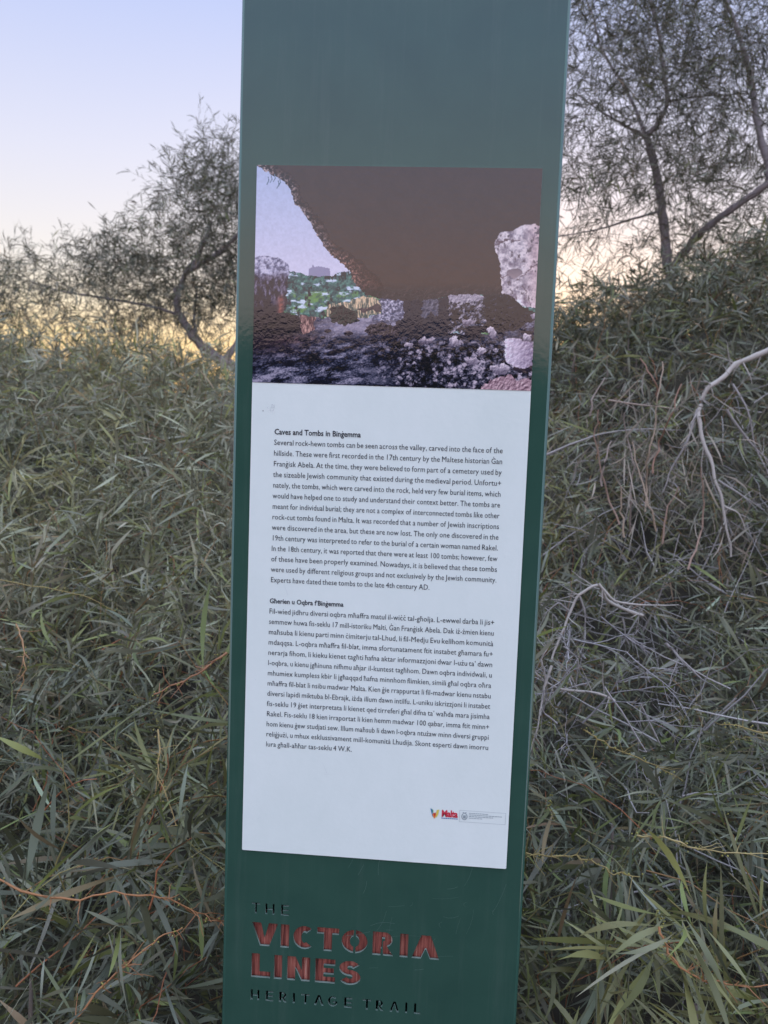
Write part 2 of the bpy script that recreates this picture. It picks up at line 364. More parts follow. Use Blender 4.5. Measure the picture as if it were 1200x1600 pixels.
# information panel: thin plate with rounded corners
PX0, PX1, PZ0, PZ1 = -.200, .200, .8762, 1.8872; PY = -.0024
def rounded(x0, x1, z0, z1, r, y0, y1):
    pts = []
    for cx, cz, a0 in ((x1-r, z0+r, -90), (x1-r, z1-r, 0), (x0+r, z1-r, 90), (x0+r, z0+r, 180)):
        for i in range(6):
            a = math.radians(a0+18*i); pts.append((cx+r*math.cos(a), cz+r*math.sin(a)))
    bm = bmesh.new(); a = [bm.verts.new((x, y0, z)) for x, z in pts]; b = [bm.verts.new((x, y1, z)) for x, z in pts]
    bm.faces.new(a); bm.faces.new(b[::-1]); n = len(pts)
    for i in range(n): bm.faces.new((a[i], b[i], b[(i+1) % n], a[(i+1) % n]))
    return bm_mesh(bm, 'panel')
PANEL = pchild('information_panel', rounded(PX0, PX1, PZ0, PZ1, .002, PY, -.0002), M_WHITE)
def on_panel(name, me, mat, **k): return link(name, me, mat, PANEL, **k)

# --- the printed photograph of the cave: a flat print, its picture held in vertex colours
def srgb(c):
    c = np.asarray(c, float)/255; return np.where(c <= .04045, c/12.92, ((c+.055)/1.055)**2.4)
LIT = np.array([.76, .76, .90])                # how a white print looks in this dusk light; turns seen colour into ink colour
def inpoly(x, y, P):
    r = np.zeros(x.shape, bool); n = len(P)
    for i in range(n):
        x1, y1 = P[i]; x2, y2 = P[(i+1) % n]
        if y1 == y2: continue
        c = ((y1 > y) != (y2 > y)) & (x < (x2-x1)*(y-y1)/(y2-y1)+x1); r ^= c
    return r
def dline(x, y, P):
    d = np.full(x.shape, 1e9)
    for (x1, y1), (x2, y2) in zip(P[:-1], P[1:]):
        L = (x2-x1)**2+(y2-y1)**2; t = np.clip(((x-x1)*(x2-x1)+(y-y1)*(y2-y1))/L, 0, 1)
        d = np.minimum(d, np.hypot(x-x1-t*(x2-x1), y-y1-t*(y2-y1)))
    return d
def worley(x, y, s, seed=0, sy=1.0):
    g = np.random.default_rng(seed).random((64, 64, 3)); X = x/s; Y = y/s/sy; xi = np.floor(X).astype(int); yi = np.floor(Y).astype(int)
    d1 = np.full(x.shape, 9.); d2 = np.full(x.shape, 9.); idv = np.zeros(x.shape)
    for i in (-1, 0, 1):
        for j in (-1, 0, 1):
            q = g[(xi+i) & 63, (yi+j) & 63]; d = np.hypot(xi+i+q[..., 0]-X, yi+j+q[..., 1]-Y)
            c = d < d1; d2 = np.where(c, d1, np.minimum(d2, d)); idv = np.where(c, q[..., 2], idv); d1 = np.where(c, d, d1)
    return d1, d2-d1, idv
def paint(NX, NZ):
    u, v = np.meshgrid(np.linspace(0, 1, NX), np.linspace(0, 1, NZ))      # v = 0 at the top
    q = lambda k: (1-v)*((1-u)*TLp[k]+u*TRp[k])+v*((1-u)*BLp[k]+u*BRp[k])
    TLp, TRp, BRp, BLp = (55, 45), (1167, 62), (1117, 930), (40, 892)
    x, y = q(0), q(1)
    wx = x+(fbm(x/22, y/22, 4)-.5)*34; wy = y+(fbm(x/22+50, y/22+7, 4)-.5)*34
    ws = x+(fbm(x/9, y/9, 3)-.5)*14; wsy = y+(fbm(x/9+30, y/9+3, 3)-.5)*14
    n1 = fbm(x/40, y/40, 6); n2 = fbm(x/9, y/9, 4); n3 = fbm(x/4+9, y/4+2, 3); n4 = fbm(x/90+3, y/60+8, 4)
    C = np.zeros(x.shape+(3,))
    def put(mask, col):
        col = np.asarray(col, float); C[mask] = col[mask] if col.ndim == 3 else col
    def mix(a, b, t): t = np.clip(t, 0, 1)[..., None]; return np.asarray(a, float)*(1-t)+np.asarray(b, float)*t
    # sky in the print
    put(x > -1, mix((168, 176, 216), (200, 194, 226), (y-60)/380))
    def relief(sx, sy, ox, gain, o=5, rough=.6):
        """rock relief: slope of a height field seen under light from the upper left, about 0.5 on average"""
        h = fbm(x/sx+ox, y/sy+ox*.7, o, rough); gy_, gx_ = np.gradient(h); return .5+(gx_*sx+gy_*sy)*gain/7.
    ra = relief(34, 16, 5, 1.15); rb = relief(20, 20, 21, 1.3); rc_ = relief(9, 11, 43, 1.2, 4); rd = relief(60, 34, 60, 1.0, 6, .7)
    # far fort
    put(inpoly(ws*.2+x*.8, y, [(262, 446), (275, 440), (278, 428), (284, 440), (300, 436), (345, 445), (348, 482), (262, 482)]), mix((142, 138, 168), (126, 122, 154), n2))
    # green valley
    g = y > 468+14*np.sin(x/40.)-(x-330)*.02+(n1-.5)*30
    gm = mix((22, 48, 60), (106, 148, 138), rb*.5+n2*.9-.25); gm = mix(gm, (104, 138, 84), np.clip((fbm(x/30+9, y/30, 4)-.48)*6, 0, 1)*(y > 535)*(.4+rb*.7))
    gm = mix(gm, (182, 190, 216), (fbm(x/30+80, y/13+31, 5)-.57)*9); gm = mix(gm, (24, 42, 52), (fbm(x/14+4, y/20+31, 4)-.60)*9); put(g, gm)
    # pale and dry grass
    put(inpoly(wx, wy, [(330, 620), (345, 585), (420, 572), (480, 545), (545, 578), (545, 615), (470, 650), (440, 665), (350, 665)]), mix((74, 84, 84), (196, 170, 150), (fbm(x/4, y/22, 4)-.40)*4.2+(560-y)/160+.25))
    # floor
    tone = fbm(x/70+y/90, y/24+40, 6, .62); grit = fbm(x/5+70, y/3.5, 3); fl = mix((20, 25, 44), (146, 140, 164), (tone-.40)*3.1+(ra-.5)*.55+(grit-.5)*1.0); fl = mix(fl, (10, 16, 32), (.5-rd)*1.2+(.42-n4)*3)
    lightc = np.exp(-((x-420)/150)**2-((y-672)/44)**2); fl = mix(fl, mix((104, 100, 126), (176, 166, 188), rc_), lightc*.9)
    fl = mix(fl, mix((26, 24, 40), (66, 52, 62), ra), np.exp(-((x-110)/150)**2-((y-735)/50)**2)*.9)
    fl = mix(fl, (122, 92, 94), np.exp(-((x-225)/75)**2-((y-722)/13)**2)*.7*(ra > .5))
    d1, d2, idv = worley(ws, wsy, 19, 5, .8); stn = (idv-.35)*1.1*np.clip(d2*5, 0, 1)+(.45-d1)*.5; rub = mix((10, 15, 30), (182, 168, 188), stn*.9+(rb-.5)*.7+(grit-.5)*.9+(n1-.5)*1.6-.02+np.clip((x-700)/900, 0, .3)); pz = np.clip((x-430)/220, 0, 1)*np.clip((y-690)/70, 0, 1); fl = mix(fl, rub, pz*.9)
    fl = mix(fl, (20, 26, 42), np.exp(-((x-860)/170)**2-((y-705)/24)**2)*.8)
    fy = 640+(n1-.5)*26+np.where(x > 620, 62, 0)*np.clip((x-600)/60, 0, 1)-np.clip((x-950)/160, 0, 1)*60
    put(y > fy, fl)
    # back wall of the cave with tomb openings
    put(inpoly(wx, wy, [(535, 556), (650, 560), (640, 645), (540, 650), (500, 640), (548, 612)]), mix((64, 68, 94), (186, 178, 202), (rc_-.5)*.7+(fbm(x/6+8, y/6, 4)-.36)*2.4))
    dark = inpoly(wx*.4+x*.6, wy*.4+y*.6, [(632, 565), (820, 560), (820, 705), (760, 716), (610, 716), (600, 655), (632, 640)]); put(dark, mix((14, 28, 46), (28, 42, 60), n2))
    put(inpoly(ws, wsy, [(706, 572), (766, 568), (768, 615), (755, 640), (738, 612), (712, 645), (700, 640)]), mix((48, 52, 72), (134, 128, 146), (rc_-.25)*1.4))
    put(inpoly(wx, wy, [(800, 548), (870, 545), (960, 560), (1000, 640), (1000, 690), (800, 700), (806, 640)]), mix((18, 24, 40), (164, 154, 172), (rb-.42)*1.6+(n2-.45)*2.2))
    put(inpoly(wx, wy, [(855, 602), (842, 650), (812, 655), (815, 612)]), (20, 26, 42))
    put(inpoly(wx, wy, [(870, 676), (960, 672), (965, 705), (850, 712)]), (18, 30, 48))
    put(inpoly(wx, wy, [(800, 545), (860, 542), (940, 552), (945, 572), (862, 576), (812, 580)]), mix((92, 88, 108), (198, 186, 202), (rc_-.2)*1.5))
    put(inpoly(wx, wy, [(940, 500), (1090, 560), (1090, 600), (1135, 610), (1135, 650), (1050, 690), (945, 680)]), mix((16, 22, 38), (98, 92, 110), (rc_-.62)*3))
    # big dark overhang
    E1 = [(40, 40), (110, 80), (160, 105), (195, 150), (205, 190), (240, 225), (270, 270), (300, 320), (320, 360), (350, 392), (400, 430), (430, 470), (440, 500), (470, 535), (530, 562), (640, 572), (740, 566), (830, 552)]
    over = inpoly(ws*.5+wx*.5, wsy*.5+wy*.5, E1+[(1010, 545), (1180, 600), (1200, 30)])
    dd = dline(x, y, E1[:14])+(n1-.5)*40; oc = mix((50, 34, 32), (60, 42, 40), n1)
    band = np.clip(1-(dd-4)/(34+46*np.clip((y-330)/150, 0, 1)), 0, 1)
    sp = fbm(x/7+33, y/7+12, 4, .65); edge_c = mix((34, 30, 38), (180, 160, 164), (rc_-.5)*.6+(sp-.40)*3.2); edge_c = mix(edge_c, mix((50, 34, 38), (182, 132, 122), (rc_-.5)*.6+(sp-.42)*3.2), np.clip((y-330)/120, 0, .8)); oc = mix(oc, edge_c, band*.95)
    oc = mix(oc, mix((18, 16, 26), (74, 60, 66), (rb-.5)*2), np.clip((y-500)/50, 0, 1)*.85); put(over, oc)
    # little plants hanging at the top edge
    for px_, py_ in ((100, 105), (112, 100), (140, 120), (146, 112), (125, 96)):
        put(dline(x, y, [(px_, py_-14), (px_+3, py_), (px_-5, py_+14)]) < 1.8, (96, 110, 132))
    # left rock
    lr = inpoly(wx*.6+x*.4, wy*.6+y*.4, [(30, 402), (90, 393), (150, 404), (178, 422), (186, 462), (174, 520), (172, 590), (160, 634), (30, 650)])
    lc = mix((84, 84, 112), (192, 186, 214), (rc_-.5)*.8+(fbm(x/11+2, y/9+5, 5)-.30)*2.4); lc = mix(lc, mix((26, 26, 46), (120, 112, 136), (rc_-.5)*.8+(fbm(x/9+2, y/20+5, 5)-.47)*3.4), np.clip((y-455+(n1-.5)*80)/40, 0, 1))
    lc = mix(lc, (26, 26, 44), np.clip((y-560)/40, 0, 1)*.95); lc = mix(lc, (138, 88, 84), np.exp(-((x-152)/15)**2)*np.clip((y-540)/25, 0, 1)*(.3+rc_)); put(lr, lc)
    put(inpoly(wx, wy, [(30, 630), (120, 625), (150, 618), (222, 628), (234, 660), (230, 695), (140, 702), (30, 690)]), mix((16, 16, 34), (40, 36, 52), ra))
    put(inpoly(wx, wy, [(225, 622), (300, 640), (275, 690), (236, 700)]), mix((70, 50, 60), (178, 142, 140), (fbm(x/4, y/16, 4)-.36)*3))
    # dark bush and stones on the floor
    put(inpoly(wx, wy, [(350, 602), (400, 590), (452, 612), (458, 650), (400, 668), (350, 655)]), mix((18, 28, 40), (62, 78, 70), (rc_-.4)*2))
    put(inpoly(wx, wy, [(450, 604), (540, 588), (545, 606), (470, 618)]), mix((52, 48, 60), (90, 76, 80), n3))
    put(inpoly(wx, wy, [(485, 676), (520, 655), (610, 668), (615, 708), (540, 714), (480, 705)]), mix((26, 24, 40), (118, 106, 116), (rc_-.4)*2))
    for cx, cy, r1, r2 in ((336, 690, 14, 8), (418, 700, 17, 10), (248, 722, 24, 13), (318, 716, 10, 6)):
        put((((x-cx)/r1)**2+((y-cy)/r2)**2) < 1+(n2-.5), mix((34, 34, 50), (90, 78, 88), (cy-y)/r2))
    for cx, cy, r1, r2 in ((716, 728, 34, 13), (828, 738, 24, 20), (972, 704, 18, 26), (660, 748, 18, 12), (1105, 722, 20, 16), (880, 655, 30, 14), (900, 812, 22, 16), (930, 775, 18, 12), (1132, 632, 9, 16), (1000, 846, 34, 22)):
        put((((wx-cx)/r1)**2+((wy-cy)/r2)**2) < 1, mix((70, 64, 84), (200, 186, 204), (cy-y)/r2*.45+rc_))
    put(inpoly(wx, wy, [(1015, 735), (1060, 718), (1122, 738), (1128, 832), (1060, 838), (1022, 812)]), mix((120, 106, 132), (212, 198, 220), rc_*1.2-(x-1060)/160))
    put(inpoly(wx, wy, [(1050, 835), (1130, 832), (1130, 860), (1060, 850)]), (50, 44, 58))
    put(inpoly(wx, wy, [(930, 910), (990, 880), (1045, 868), (1075, 890), (1130, 880), (1130, 940), (930, 940)]), mix((84, 62, 78), (214, 186, 200), (rc_-.15)*1.4))
    # pale rock on the right
    rr_ = inpoly(wx*.5+x*.5, wy*.5+y*.5, [(985, 345), (1005, 312), (1050, 300), (1082, 280), (1130, 273), (1180, 300), (1180, 604), (1085, 594), (1044, 552), (1012, 542), (1008, 480), (1003, 430), (985, 375)])
    rc = mix((104, 92, 114), (212, 198, 214), rc_*.35+rb*.35+(fbm(x/18+60, y/18, 6, .65)-.5)*2.6+.28); rc = mix(rc, (196, 160, 172), np.clip((x-1090)/60, 0, 1)*.6)
    rc = mix(rc, (86, 74, 88), (fbm(x/14, y/20+40, 4)-.62)*10); put(rr_, rc)
    for P, w in (([(985, 352), (1030, 340), (1080, 338)], 3), ([(1085, 480), (1120, 450), (1148, 425)], 2.2), ([(1060, 500), (1085, 480)], 2), ([(1092, 520), (1100, 560)], 2), ([(1010, 470), (1020, 490), (1040, 478)], 2.5)):
        put((dline(wx, wy, P) < w) & rr_, (92, 72, 86))
    put((((wx-1060)/27)**2+((wy-462)/20)**2) < 1, mix((104, 90, 106), (140, 122, 136), (y-445)/40))
    keep = (over & (band < .02))[..., None]
    K_ = np.clip(C, 0, 255)/255; skym = ((C[..., 2] > 205) & (y < 475) & (x < 460))[..., None]; K_ = np.where(keep | skym, K_, np.clip(.5+(K_-.5)*1.2, .03, 1)); C = 255*K_*(.96+.10*n2)[..., None]
    return np.clip(srgb(C)/LIT, .004, .9), u, v
def build_print():
    NX, NZ = 520, 412; col, u, v = paint(NX, NZ)
    X = PX0+.0001+u*(PX1-PX0-.0002); Z = PZ1-.0001-v*(PZ1-1.5828-.0001)
    V = np.stack([X, np.full(X.shape, PY-.0006), Z], -1).reshape(-1, 3); idx = np.arange(NX*NZ).reshape(NZ, NX)
    F = np.stack([idx[:-1, :-1], idx[1:, :-1], idx[1:, 1:], idx[:-1, 1:]], -1).reshape(-1, 4)
    on_panel('cave_photograph', npmesh('cave_photograph', V, F, False, col.reshape(-1, 3)), M_PRINT)
build_print()

# --- printed text
YT = PY-.0005
def place_text(items):
    """items: (mesh, x, z, sx, sz) -> one mesh in the panel plane"""
    V = []; F = []; n0 = 0; out_ = bmesh.new()
    for me, x, z, sx, sz in items:
        me.transform(Matrix(((sx,0,0,x),(0,0,0,YT),(0,sz,0,z),(0,0,0,1)))); out_.from_mesh(me); bpy.data.meshes.remove(me)
    m = bpy.data.meshes.new('text'); out_.to_mesh(m); out_.free(); m.materials.clear(); return m
EN = ["Several rock-hewn tombs can be seen across the valley, carved into the face of the",
"hillside. These were first recorded in the 17th century by the Maltese historian Ġan",
"Franġisk Abela. At the time, they were believed to form part of a cemetery used by",
"the sizeable Jewish community that existed during the medieval period. Unfortu+",
"nately, the tombs, which were carved into the rock, held very few burial items, which",
"would have helped one to study and understand their context better. The tombs are",
"meant for individual burial; they are not a complex of interconnected tombs like other",
"rock-cut tombs found in Malta. It was recorded that a number of Jewish inscriptions",
"were discovered in the area, but these are now lost. The only one discovered in the",
"19th century was interpreted to refer to the burial of a certain woman named Rakel.",
"In the 18th century, it was reported that there were at least 100 tombs; however, few",
"of these have been properly examined. Nowadays, it is believed that these tombs",
"were used by different religious groups and not exclusively by the Jewish community.",
"Experts have dated these tombs to the late 4th century AD."]
MT = ["Fil-wied jidhru diversi oqbra mħaffra  matul il-wiċċ tal-għolja. L-ewwel darba li jis+",
"semmew huwa fis-seklu 17 mill-istoriku Malti, Ġan Franġisk Abela. Dak iż-żmien kienu",
"maħsuba li kienu parti minn ċimiterju tal-Lhud, li fil-Medju Evu kellhom komunità",
"mdaqqsa. L-oqbra mħaffra fil-blat, imma sfortunatament ftit instabet għamara fu+",
"nerarja fihom, li kieku kienet tagħti ħafna aktar informazzjoni dwar l-użu ta’ dawn",
"l-oqbra, u kienu jgħinuna nifhmu aħjar il-kuntest tagħhom. Dawn oqbra individwali, u",
"mhumiex kumpless kbir li jgħaqqad ħafna minnhom flimkien, simili għal oqbra oħra",
"mħaffra fil-blat li nsibu madwar Malta. Kien ġie rrappurtat li fil-madwar kienu nstabu",
"diversi lapidi miktuba bl-Ebrajk, iżda illum dawn intilfu. L-uniku iskrizzjoni li instabet",
"fis-seklu 19 ġiet interpretata li kienet qed tirreferi għal difna ta’ waħda mara jisimha",
"Rakel. Fis-seklu 18 kien irraportat li kien hemm madwar 100 qabar, imma ftit minn+",
"hom kienu ġew studjati sew. Illum maħsub li dawn l-oqbra ntużaw minn diversi gruppi",
"reliġjużi, u mhux esklussivament mill-komunità Lhudija. Skont esperti dawn imorru",
"lura għall-aħħar tas-seklu 4 W.K."]
SZ = .0113
_wc = {}
BASE = {'ċ': 'c', 'ġ': 'g', 'ż': 'z', 'ħ': 'h', 'Ġ': 'G', 'Ħ': 'H'}
def word_mesh(s, off, sp=1.03):
    """Maltese letters are set as the plain letter with its dot or bar added, so that they keep the size of the rest"""
    plain = ''.join(BASE.get(c, c) for c in s); me = text_mesh(plain, SZ, off, sp, res=2)
    marks = [i for i, c in enumerate(s) if c in BASE]
    if not marks: return me
    bm = bmesh.new(); bm.from_mesh(me)
    for i in marks:
        a = text_mesh(plain[:i+1], SZ, off, sp, res=1); b = text_mesh(plain[i], SZ, off, 1, res=1); va, vb = arr(a), arr(b)
        w = vb[:, 0].max()-vb[:, 0].min(); xm = va[:, 0].max(); bpy.data.meshes.remove(a); bpy.data.meshes.remove(b)
        if s[i] in 'ħĦ': x0, x1, y0, y1 = xm-w*1.18, xm-w*.35, .565*SZ, .625*SZ
        else:
            y0 = (.58 if s[i] != 'Ġ' else .77)*SZ; x0 = xm-w/2-.055*SZ; x1 = x0+.11*SZ; y1 = y0+.11*SZ
        bm.faces.new([bm.verts.new(p) for p in ((x0, y0, 0), (x1, y0, 0), (x1, y1, 0), (x0, y1, 0))])
    bm.to_mesh(me); bm.free(); return me
def paragraph(lines, x0, x1, z0, pitch, lastw):
    for i, ln in enumerate(lines):
        ws = ln.split(); ms = [word_mesh(w, 0.0) for w in ws]; ex = [arr(m) for m in ms]
        wd = [e[:, 0].max()-min(0, e[:, 0].min()) for e in ex]; W = (x1-x0) if i < len(lines)-1 else lastw-x0
        tot = sum(wd); sp = .27*SZ; k = min(1.3, (W-sp*.85*(len(ws)-1))/tot); gap = (W-tot*k)/(max(1, len(ws)-1))
        x = x0; items = []
        for m, w in zip(ms, wd):
            items.append((m, x, z0-i*pitch, k, 1.0)); x += w*k+gap
        on_panel('text_line', place_text(items), M_INK)
paragraph(EN, -.166, .1645, 1.4935, .01555, .0684)
paragraph(MT, -.1672, .1645, 1.2442, .01561, -.037)
for s, x0, x1, z in (('Caves and Tombs in Binġemma', -.1657, -.0394, 1.5089), ('Għerien u Oqbra f’Binġemma', -.1668, -.0566, 1.2600)):
    m = word_mesh(s, .00022, 1.0); v = arr(m); k = (x1-x0)/v[:, 0].max()
    on_panel('heading', place_text([(m, x0, z, k, 1.0 if s[0] == 'C' else .9)]), M_INK)
# logos
def flat(name, polys, mat, y=YT):
    bm = bmesh.new()
    for P in polys: bm.faces.new([bm.verts.new((x, y, z)) for x, z in P])
    return on_panel(name, bm_mesh(bm, name), mat)
def colmat(n, c): return material(n, c, rough=.35)[0]
INKS = [colmat('blue_ink', (.03, .16, .42)), colmat('orange_ink', (.80, .25, .05)), colmat('yellow_ink', (.72, .60, .12)), colmat('crimson_ink', (.60, .03, .05)), colmat('green_ink', (.10, .33, .20))]
ox, oz = .0835, .9452
E_ = lambda pts: [(ox+a*.0010, oz+b*.0010) for a, b in pts]
for i, P in enumerate([[(0, 17), (2.2, 15.5), (5, 3), (3, 6)], [(3, 8), (6.5, 1), (10, 8), (7, 11)], [(9.5, 15), (13.5, 16), (12, 8), (8.5, 2)], [(4.2, 11), (7, 4), (9, 12), (6.8, 9)], [(1.5, 17.2), (4.5, 14.5), (4.6, 9), (3, 12)]]):
    if i in (3, 4): P2 = P
    flat('logo_emblem', [E_(P)], INKS[i], YT-.00004*i)
try:
    m = text_mesh('Malta', .0142, .0006, .96, res=3); v = arr(m)
    on_panel('logo_word', place_text([(m, .1004, .9508, .0243/v[:, 0].max(), 1.0)]), M_RED)
except Exception: pass
flat('logo_underline', [[(.1004+i*.0031, .9478), (.1004+i*.0031+.0027, .9478), (.1004+i*.0031+.0027, .9490), (.1004+i*.0031, .9490)] for i in range(8)], INKS[0])
def frame(x0, x1, z0, z1, t):
    return [[(x0, z0), (x1, z0), (x1, z0+t), (x0, z0+t)], [(x0, z1-t), (x1, z1-t), (x1, z1), (x0, z1)], [(x0, z0+t), (x0+t, z0+t), (x0+t, z1-t), (x0, z1-t)], [(x1-t, z0+t), (x1, z0+t), (x1, z1-t), (x1-t, z1-t)]]
flat('logo_border', frame(.1270, .1953, .9446, .9624, .00035), M_GREYINK)
ring = []
for i in range(12):
    a, b = i*math.pi/6, (i+1)*math.pi/6
    if i in (2, 3): continue
    ring.append([(.1345+math.cos(a)*.0034, .9530+math.sin(a)*.0042), (.1345+math.cos(b)*.0034, .9530+math.sin(b)*.0042), (.1345+math.cos(b)*.0046, .9530+math.sin(b)*.0055), (.1345+math.cos(a)*.0046, .9530+math.sin(a)*.0055)])
ring += [[(.1325, .9500), (.1365, .9500), (.1365, .9548), (.1325, .9548)], [(.1322, .9575), (.1368, .9575), (.1374, .9600), (.1345, .9590), (.1316, .9600)]]
flat('coat_of_arms', ring, M_GREYINK)
rr2 = random.Random(4); dash = []
for row, (L, h) in enumerate(((.028, .0010), (.046, .0010), (.036, .0010), (.018, .0009))):
    x = .1412
    while x < .1412+L:
        w = rr2.uniform(.002, .0045); dash.append([(x, .9582-row*.0025), (x+w, .9582-row*.0025), (x+w, .9582-row*.0025+h), (x, .9582-row*.0025+h)]); x += w+.0006
flat('small_print', dash, M_GREYINK)
# scuffed residue near the top left of the white field
M_SCUFF, n_, l_, b_ = material('dirty_scuff', (.50, .52, .56), rough=.8)
def scuff(name, cx, cz, r, n, mat, seed):
    g = random.Random(seed); P = []
    for i in range(n):
        a = g.uniform(0, 6.28); rr = r*g.random()**.6; x = cx+math.cos(a)*rr; z = cz+math.sin(a)*rr*.8; L = r*g.uniform(.12, .35); t = g.uniform(0, 3.14); w = L*.25
        P.append([(x, z), (x+L*math.cos(t), z+L*math.sin(t)), (x+L*math.cos(t)-w*math.sin(t), z+L*math.sin(t)+w*math.cos(t)), (x-w*math.sin(t), z+w*math.cos(t))])
    bm = bmesh.new()
    for k, p in enumerate(P): bm.faces.new([bm.verts.new((x, YT-.00002*k, z)) for x, z in p])
    return on_panel(name, bm_mesh(bm, name), mat, kind='stuff')
M_RES = colmat('pale_residue', (.93, .94, .94))
scuff('scuff_mark', -.1715, 1.5462, .0065, 16, M_SCUFF, 1); scuff('scuff_mark', -.1705, 1.5435, .0060, 12, M_RES, 2)
flat('dirt_speck', [[(-.1838, 1.5415), (-.1826, 1.5413), (-.1824, 1.5426), (-.1836, 1.5428)]], M_INK)
M_FAINT = colmat('faint_panel_scratch', (.66, .72, .71)); gp = random.Random(31); bm = bmesh.new()
for k in range(34):
    x = gp.uniform(-.19, .19); z = gp.uniform(.885, 1.57); a = gp.uniform(0, 3.14); L = gp.choice((.0012, .002, .004, .009, .018)); w = gp.uniform(.00012, .00035)
    c_, s_ = math.cos(a), math.sin(a); bm.faces.new([bm.verts.new((x+c_*u_-s_*v_, YT-.00001*k, z+s_*u_+c_*v_)) for u_, v_ in ((0, -w), (L, -w*.4), (L, w*.4), (0, w))])
on_panel('fine_marks', bm_mesh(bm, 'fine_marks'), M_FAINT, kind='stuff')
scuff('scuff_mark', -.0520, 1.0535, .0030, 4, M_SCUFF, 5)
# two small screws at the left edge fold
# ------------------------------------------------------------------ foliage generators
PAL = np.array([(.200, .200, .142), (.250, .252, .190), (.165, .165, .092), (.118, .122, .082), (.220, .245, .085), (.330, .345, .270), (.235, .165, .095)])
PALW = np.array([.29, .22, .14, .13, .07, .11, .04])
def leaf_colors(n, warm=0.0):
    w = PALW.copy(); w[4] += warm; w /= w.sum()
    c = PAL[RNG.choice(len(PAL), n, p=w)]*.93; return np.clip(c*RNG.uniform(.60, 1.38, (n, 1))*RNG.uniform(.94, 1.06, (n, 3)), .01, .6)
PROFILE = {5: [.16, .85, 1.0, .72, .05], 4: [.2, 1.0, .85, .06], 7: [.14, .66, .95, 1.0, .86, .52, .04]}
def leaf_geo(base, d, wd, L, W, curve, sag, K):
    """sickle-shaped strips; base,d,wd (n,3), L,W,curve,sag (n,)"""
    t = np.linspace(0, 1, K); d = unit(d); wd = unit(wd-d*(wd*d).sum(-1, keepdims=True)); nn = np.cross(d, wd)
    mid = base[:, None]+d[:, None]*(t*1.0)[None, :, None]*L[:, None, None]
    mid = mid+wd[:, None]*((t-t*t)*4*.5)[None, :, None]*(curve*L)[:, None, None]
    mid = mid+np.array([0, 0, -1.])*(t*t)[None, :, None]*(sag*L)[:, None, None]
    tw = (t*1.3-.2)[None, :]*(curve*6+.5)[:, None]
    w = np.cos(tw)[..., None]*wd[:, None]+np.sin(tw)[..., None]*nn[:, None]
    hw = np.array(PROFILE[K])[None, :, None]*(W/2)[:, None, None]
    V = np.stack([mid-w*hw, mid+w*hw], 2)            # n,K,2,3
    n = len(base); i = np.arange(n)[:, None]*K*2+np.arange(K-1)[None, :]*2
    F = np.stack([i, i+1, i+3, i+2], -1).reshape(-1, 4)
    return V.reshape(-1, 3), F
LEAF_VARIANTS = []
for k in range(16):
    cu = RNG.uniform(-.42, .42); sg = RNG.uniform(0, .22)
    V, F = leaf_geo(np.zeros((1, 3)), np.array([[1., 0, 0]]), np.array([[0, 1., 0]]), np.ones(1), np.array([.085]), np.array([cu]), np.array([sg]), 7)
    me = npmesh('leaf', V, F, True); me.materials.append(M_LEAFO); LEAF_VARIANTS.append(me)

def sprays(org, dirs, length, nleaf, leafL, leafW, droop, spread=(25, 75)):
    """arching leafy shoots. returns leaf arrays and stem paths"""
    n = len(org); dirs = unit(dirs); K = 6; s = np.linspace(0, 1, K)
    side = unit(np.cross(dirs, RNG.normal(size=(n, 3)))); bend = RNG.uniform(-.25, .25, (n, 1))
    P = org[:, None]+dirs[:, None]*s[None, :, None]*length[:, None, None]
    P = P+side[:, None]*((s*s)[None, :, None])*(bend*length[:, None])[:, None, :]
    P = P+np.array([0, 0, -1.])*(s**2)[None, :, None]*(droop*length)[:, None, None]
    P[:, 1:-1] += RNG.normal(size=(n, K-2, 3))*(.018*length)[:, None, None]
    # leaves
    li = np.repeat(np.arange(n), nleaf); m = len(li); t = RNG.uniform(.06, 1, m)*(K-1); a = np.minimum(t.astype(int), K-2); fr = (t-a)[:, None]
    base = P[li, a]*(1-fr)+P[li, a+1]*fr; tan = unit(P[li, a+1]-P[li, a])
    q = RNG.normal(size=(m, 3)); q = unit(q-tan*(q*tan).sum(-1, keepdims=True))
    al = np.radians(RNG.uniform(spread[0], spread[1], m))[:, None]
    d = tan*np.cos(al)+q*np.sin(al)
    L = RNG.uniform(.55, 1.15, m)*leafL[li]; W = np.minimum(leafW[li]*RNG.uniform(.65, 1.3, m), .0125)
    return dict(base=base, d=unit(d), wd=RNG.normal(size=(m, 3)), L=L, W=W, curve=RNG.normal(0, .17, m), sag=np.abs(RNG.normal(.08, .10, m)), spray=li), P
def keep_off_post(lv):
    b = lv['base']; e = b+lv['d']*lv['L'][:, None]; bad = np.zeros(len(b), bool)
    for t in (0, .33, .66, 1.):
        p = b*(1-t)+e*t
        bad |= (np.abs(p[:, 0]) < .25+.02) & (p[:, 1] < .16)
        bad |= (p[:, 1] < -.38)
        # nothing may hang between the lens and the post
        tt = (0.0-CAM_POS[1])/np.maximum(p[:, 1]-CAM_POS[1], .05); hx = CAM_POS[0]+(p[:, 0]-CAM_POS[0])*tt
        bad |= (p[:, 1] < .0) & (np.abs(hx) < .236)
    return {k: v[~bad] for k, v in lv.items()}
def cat(ds): return {k: np.concatenate([d[k] for d in ds]) for k in ds[0]}
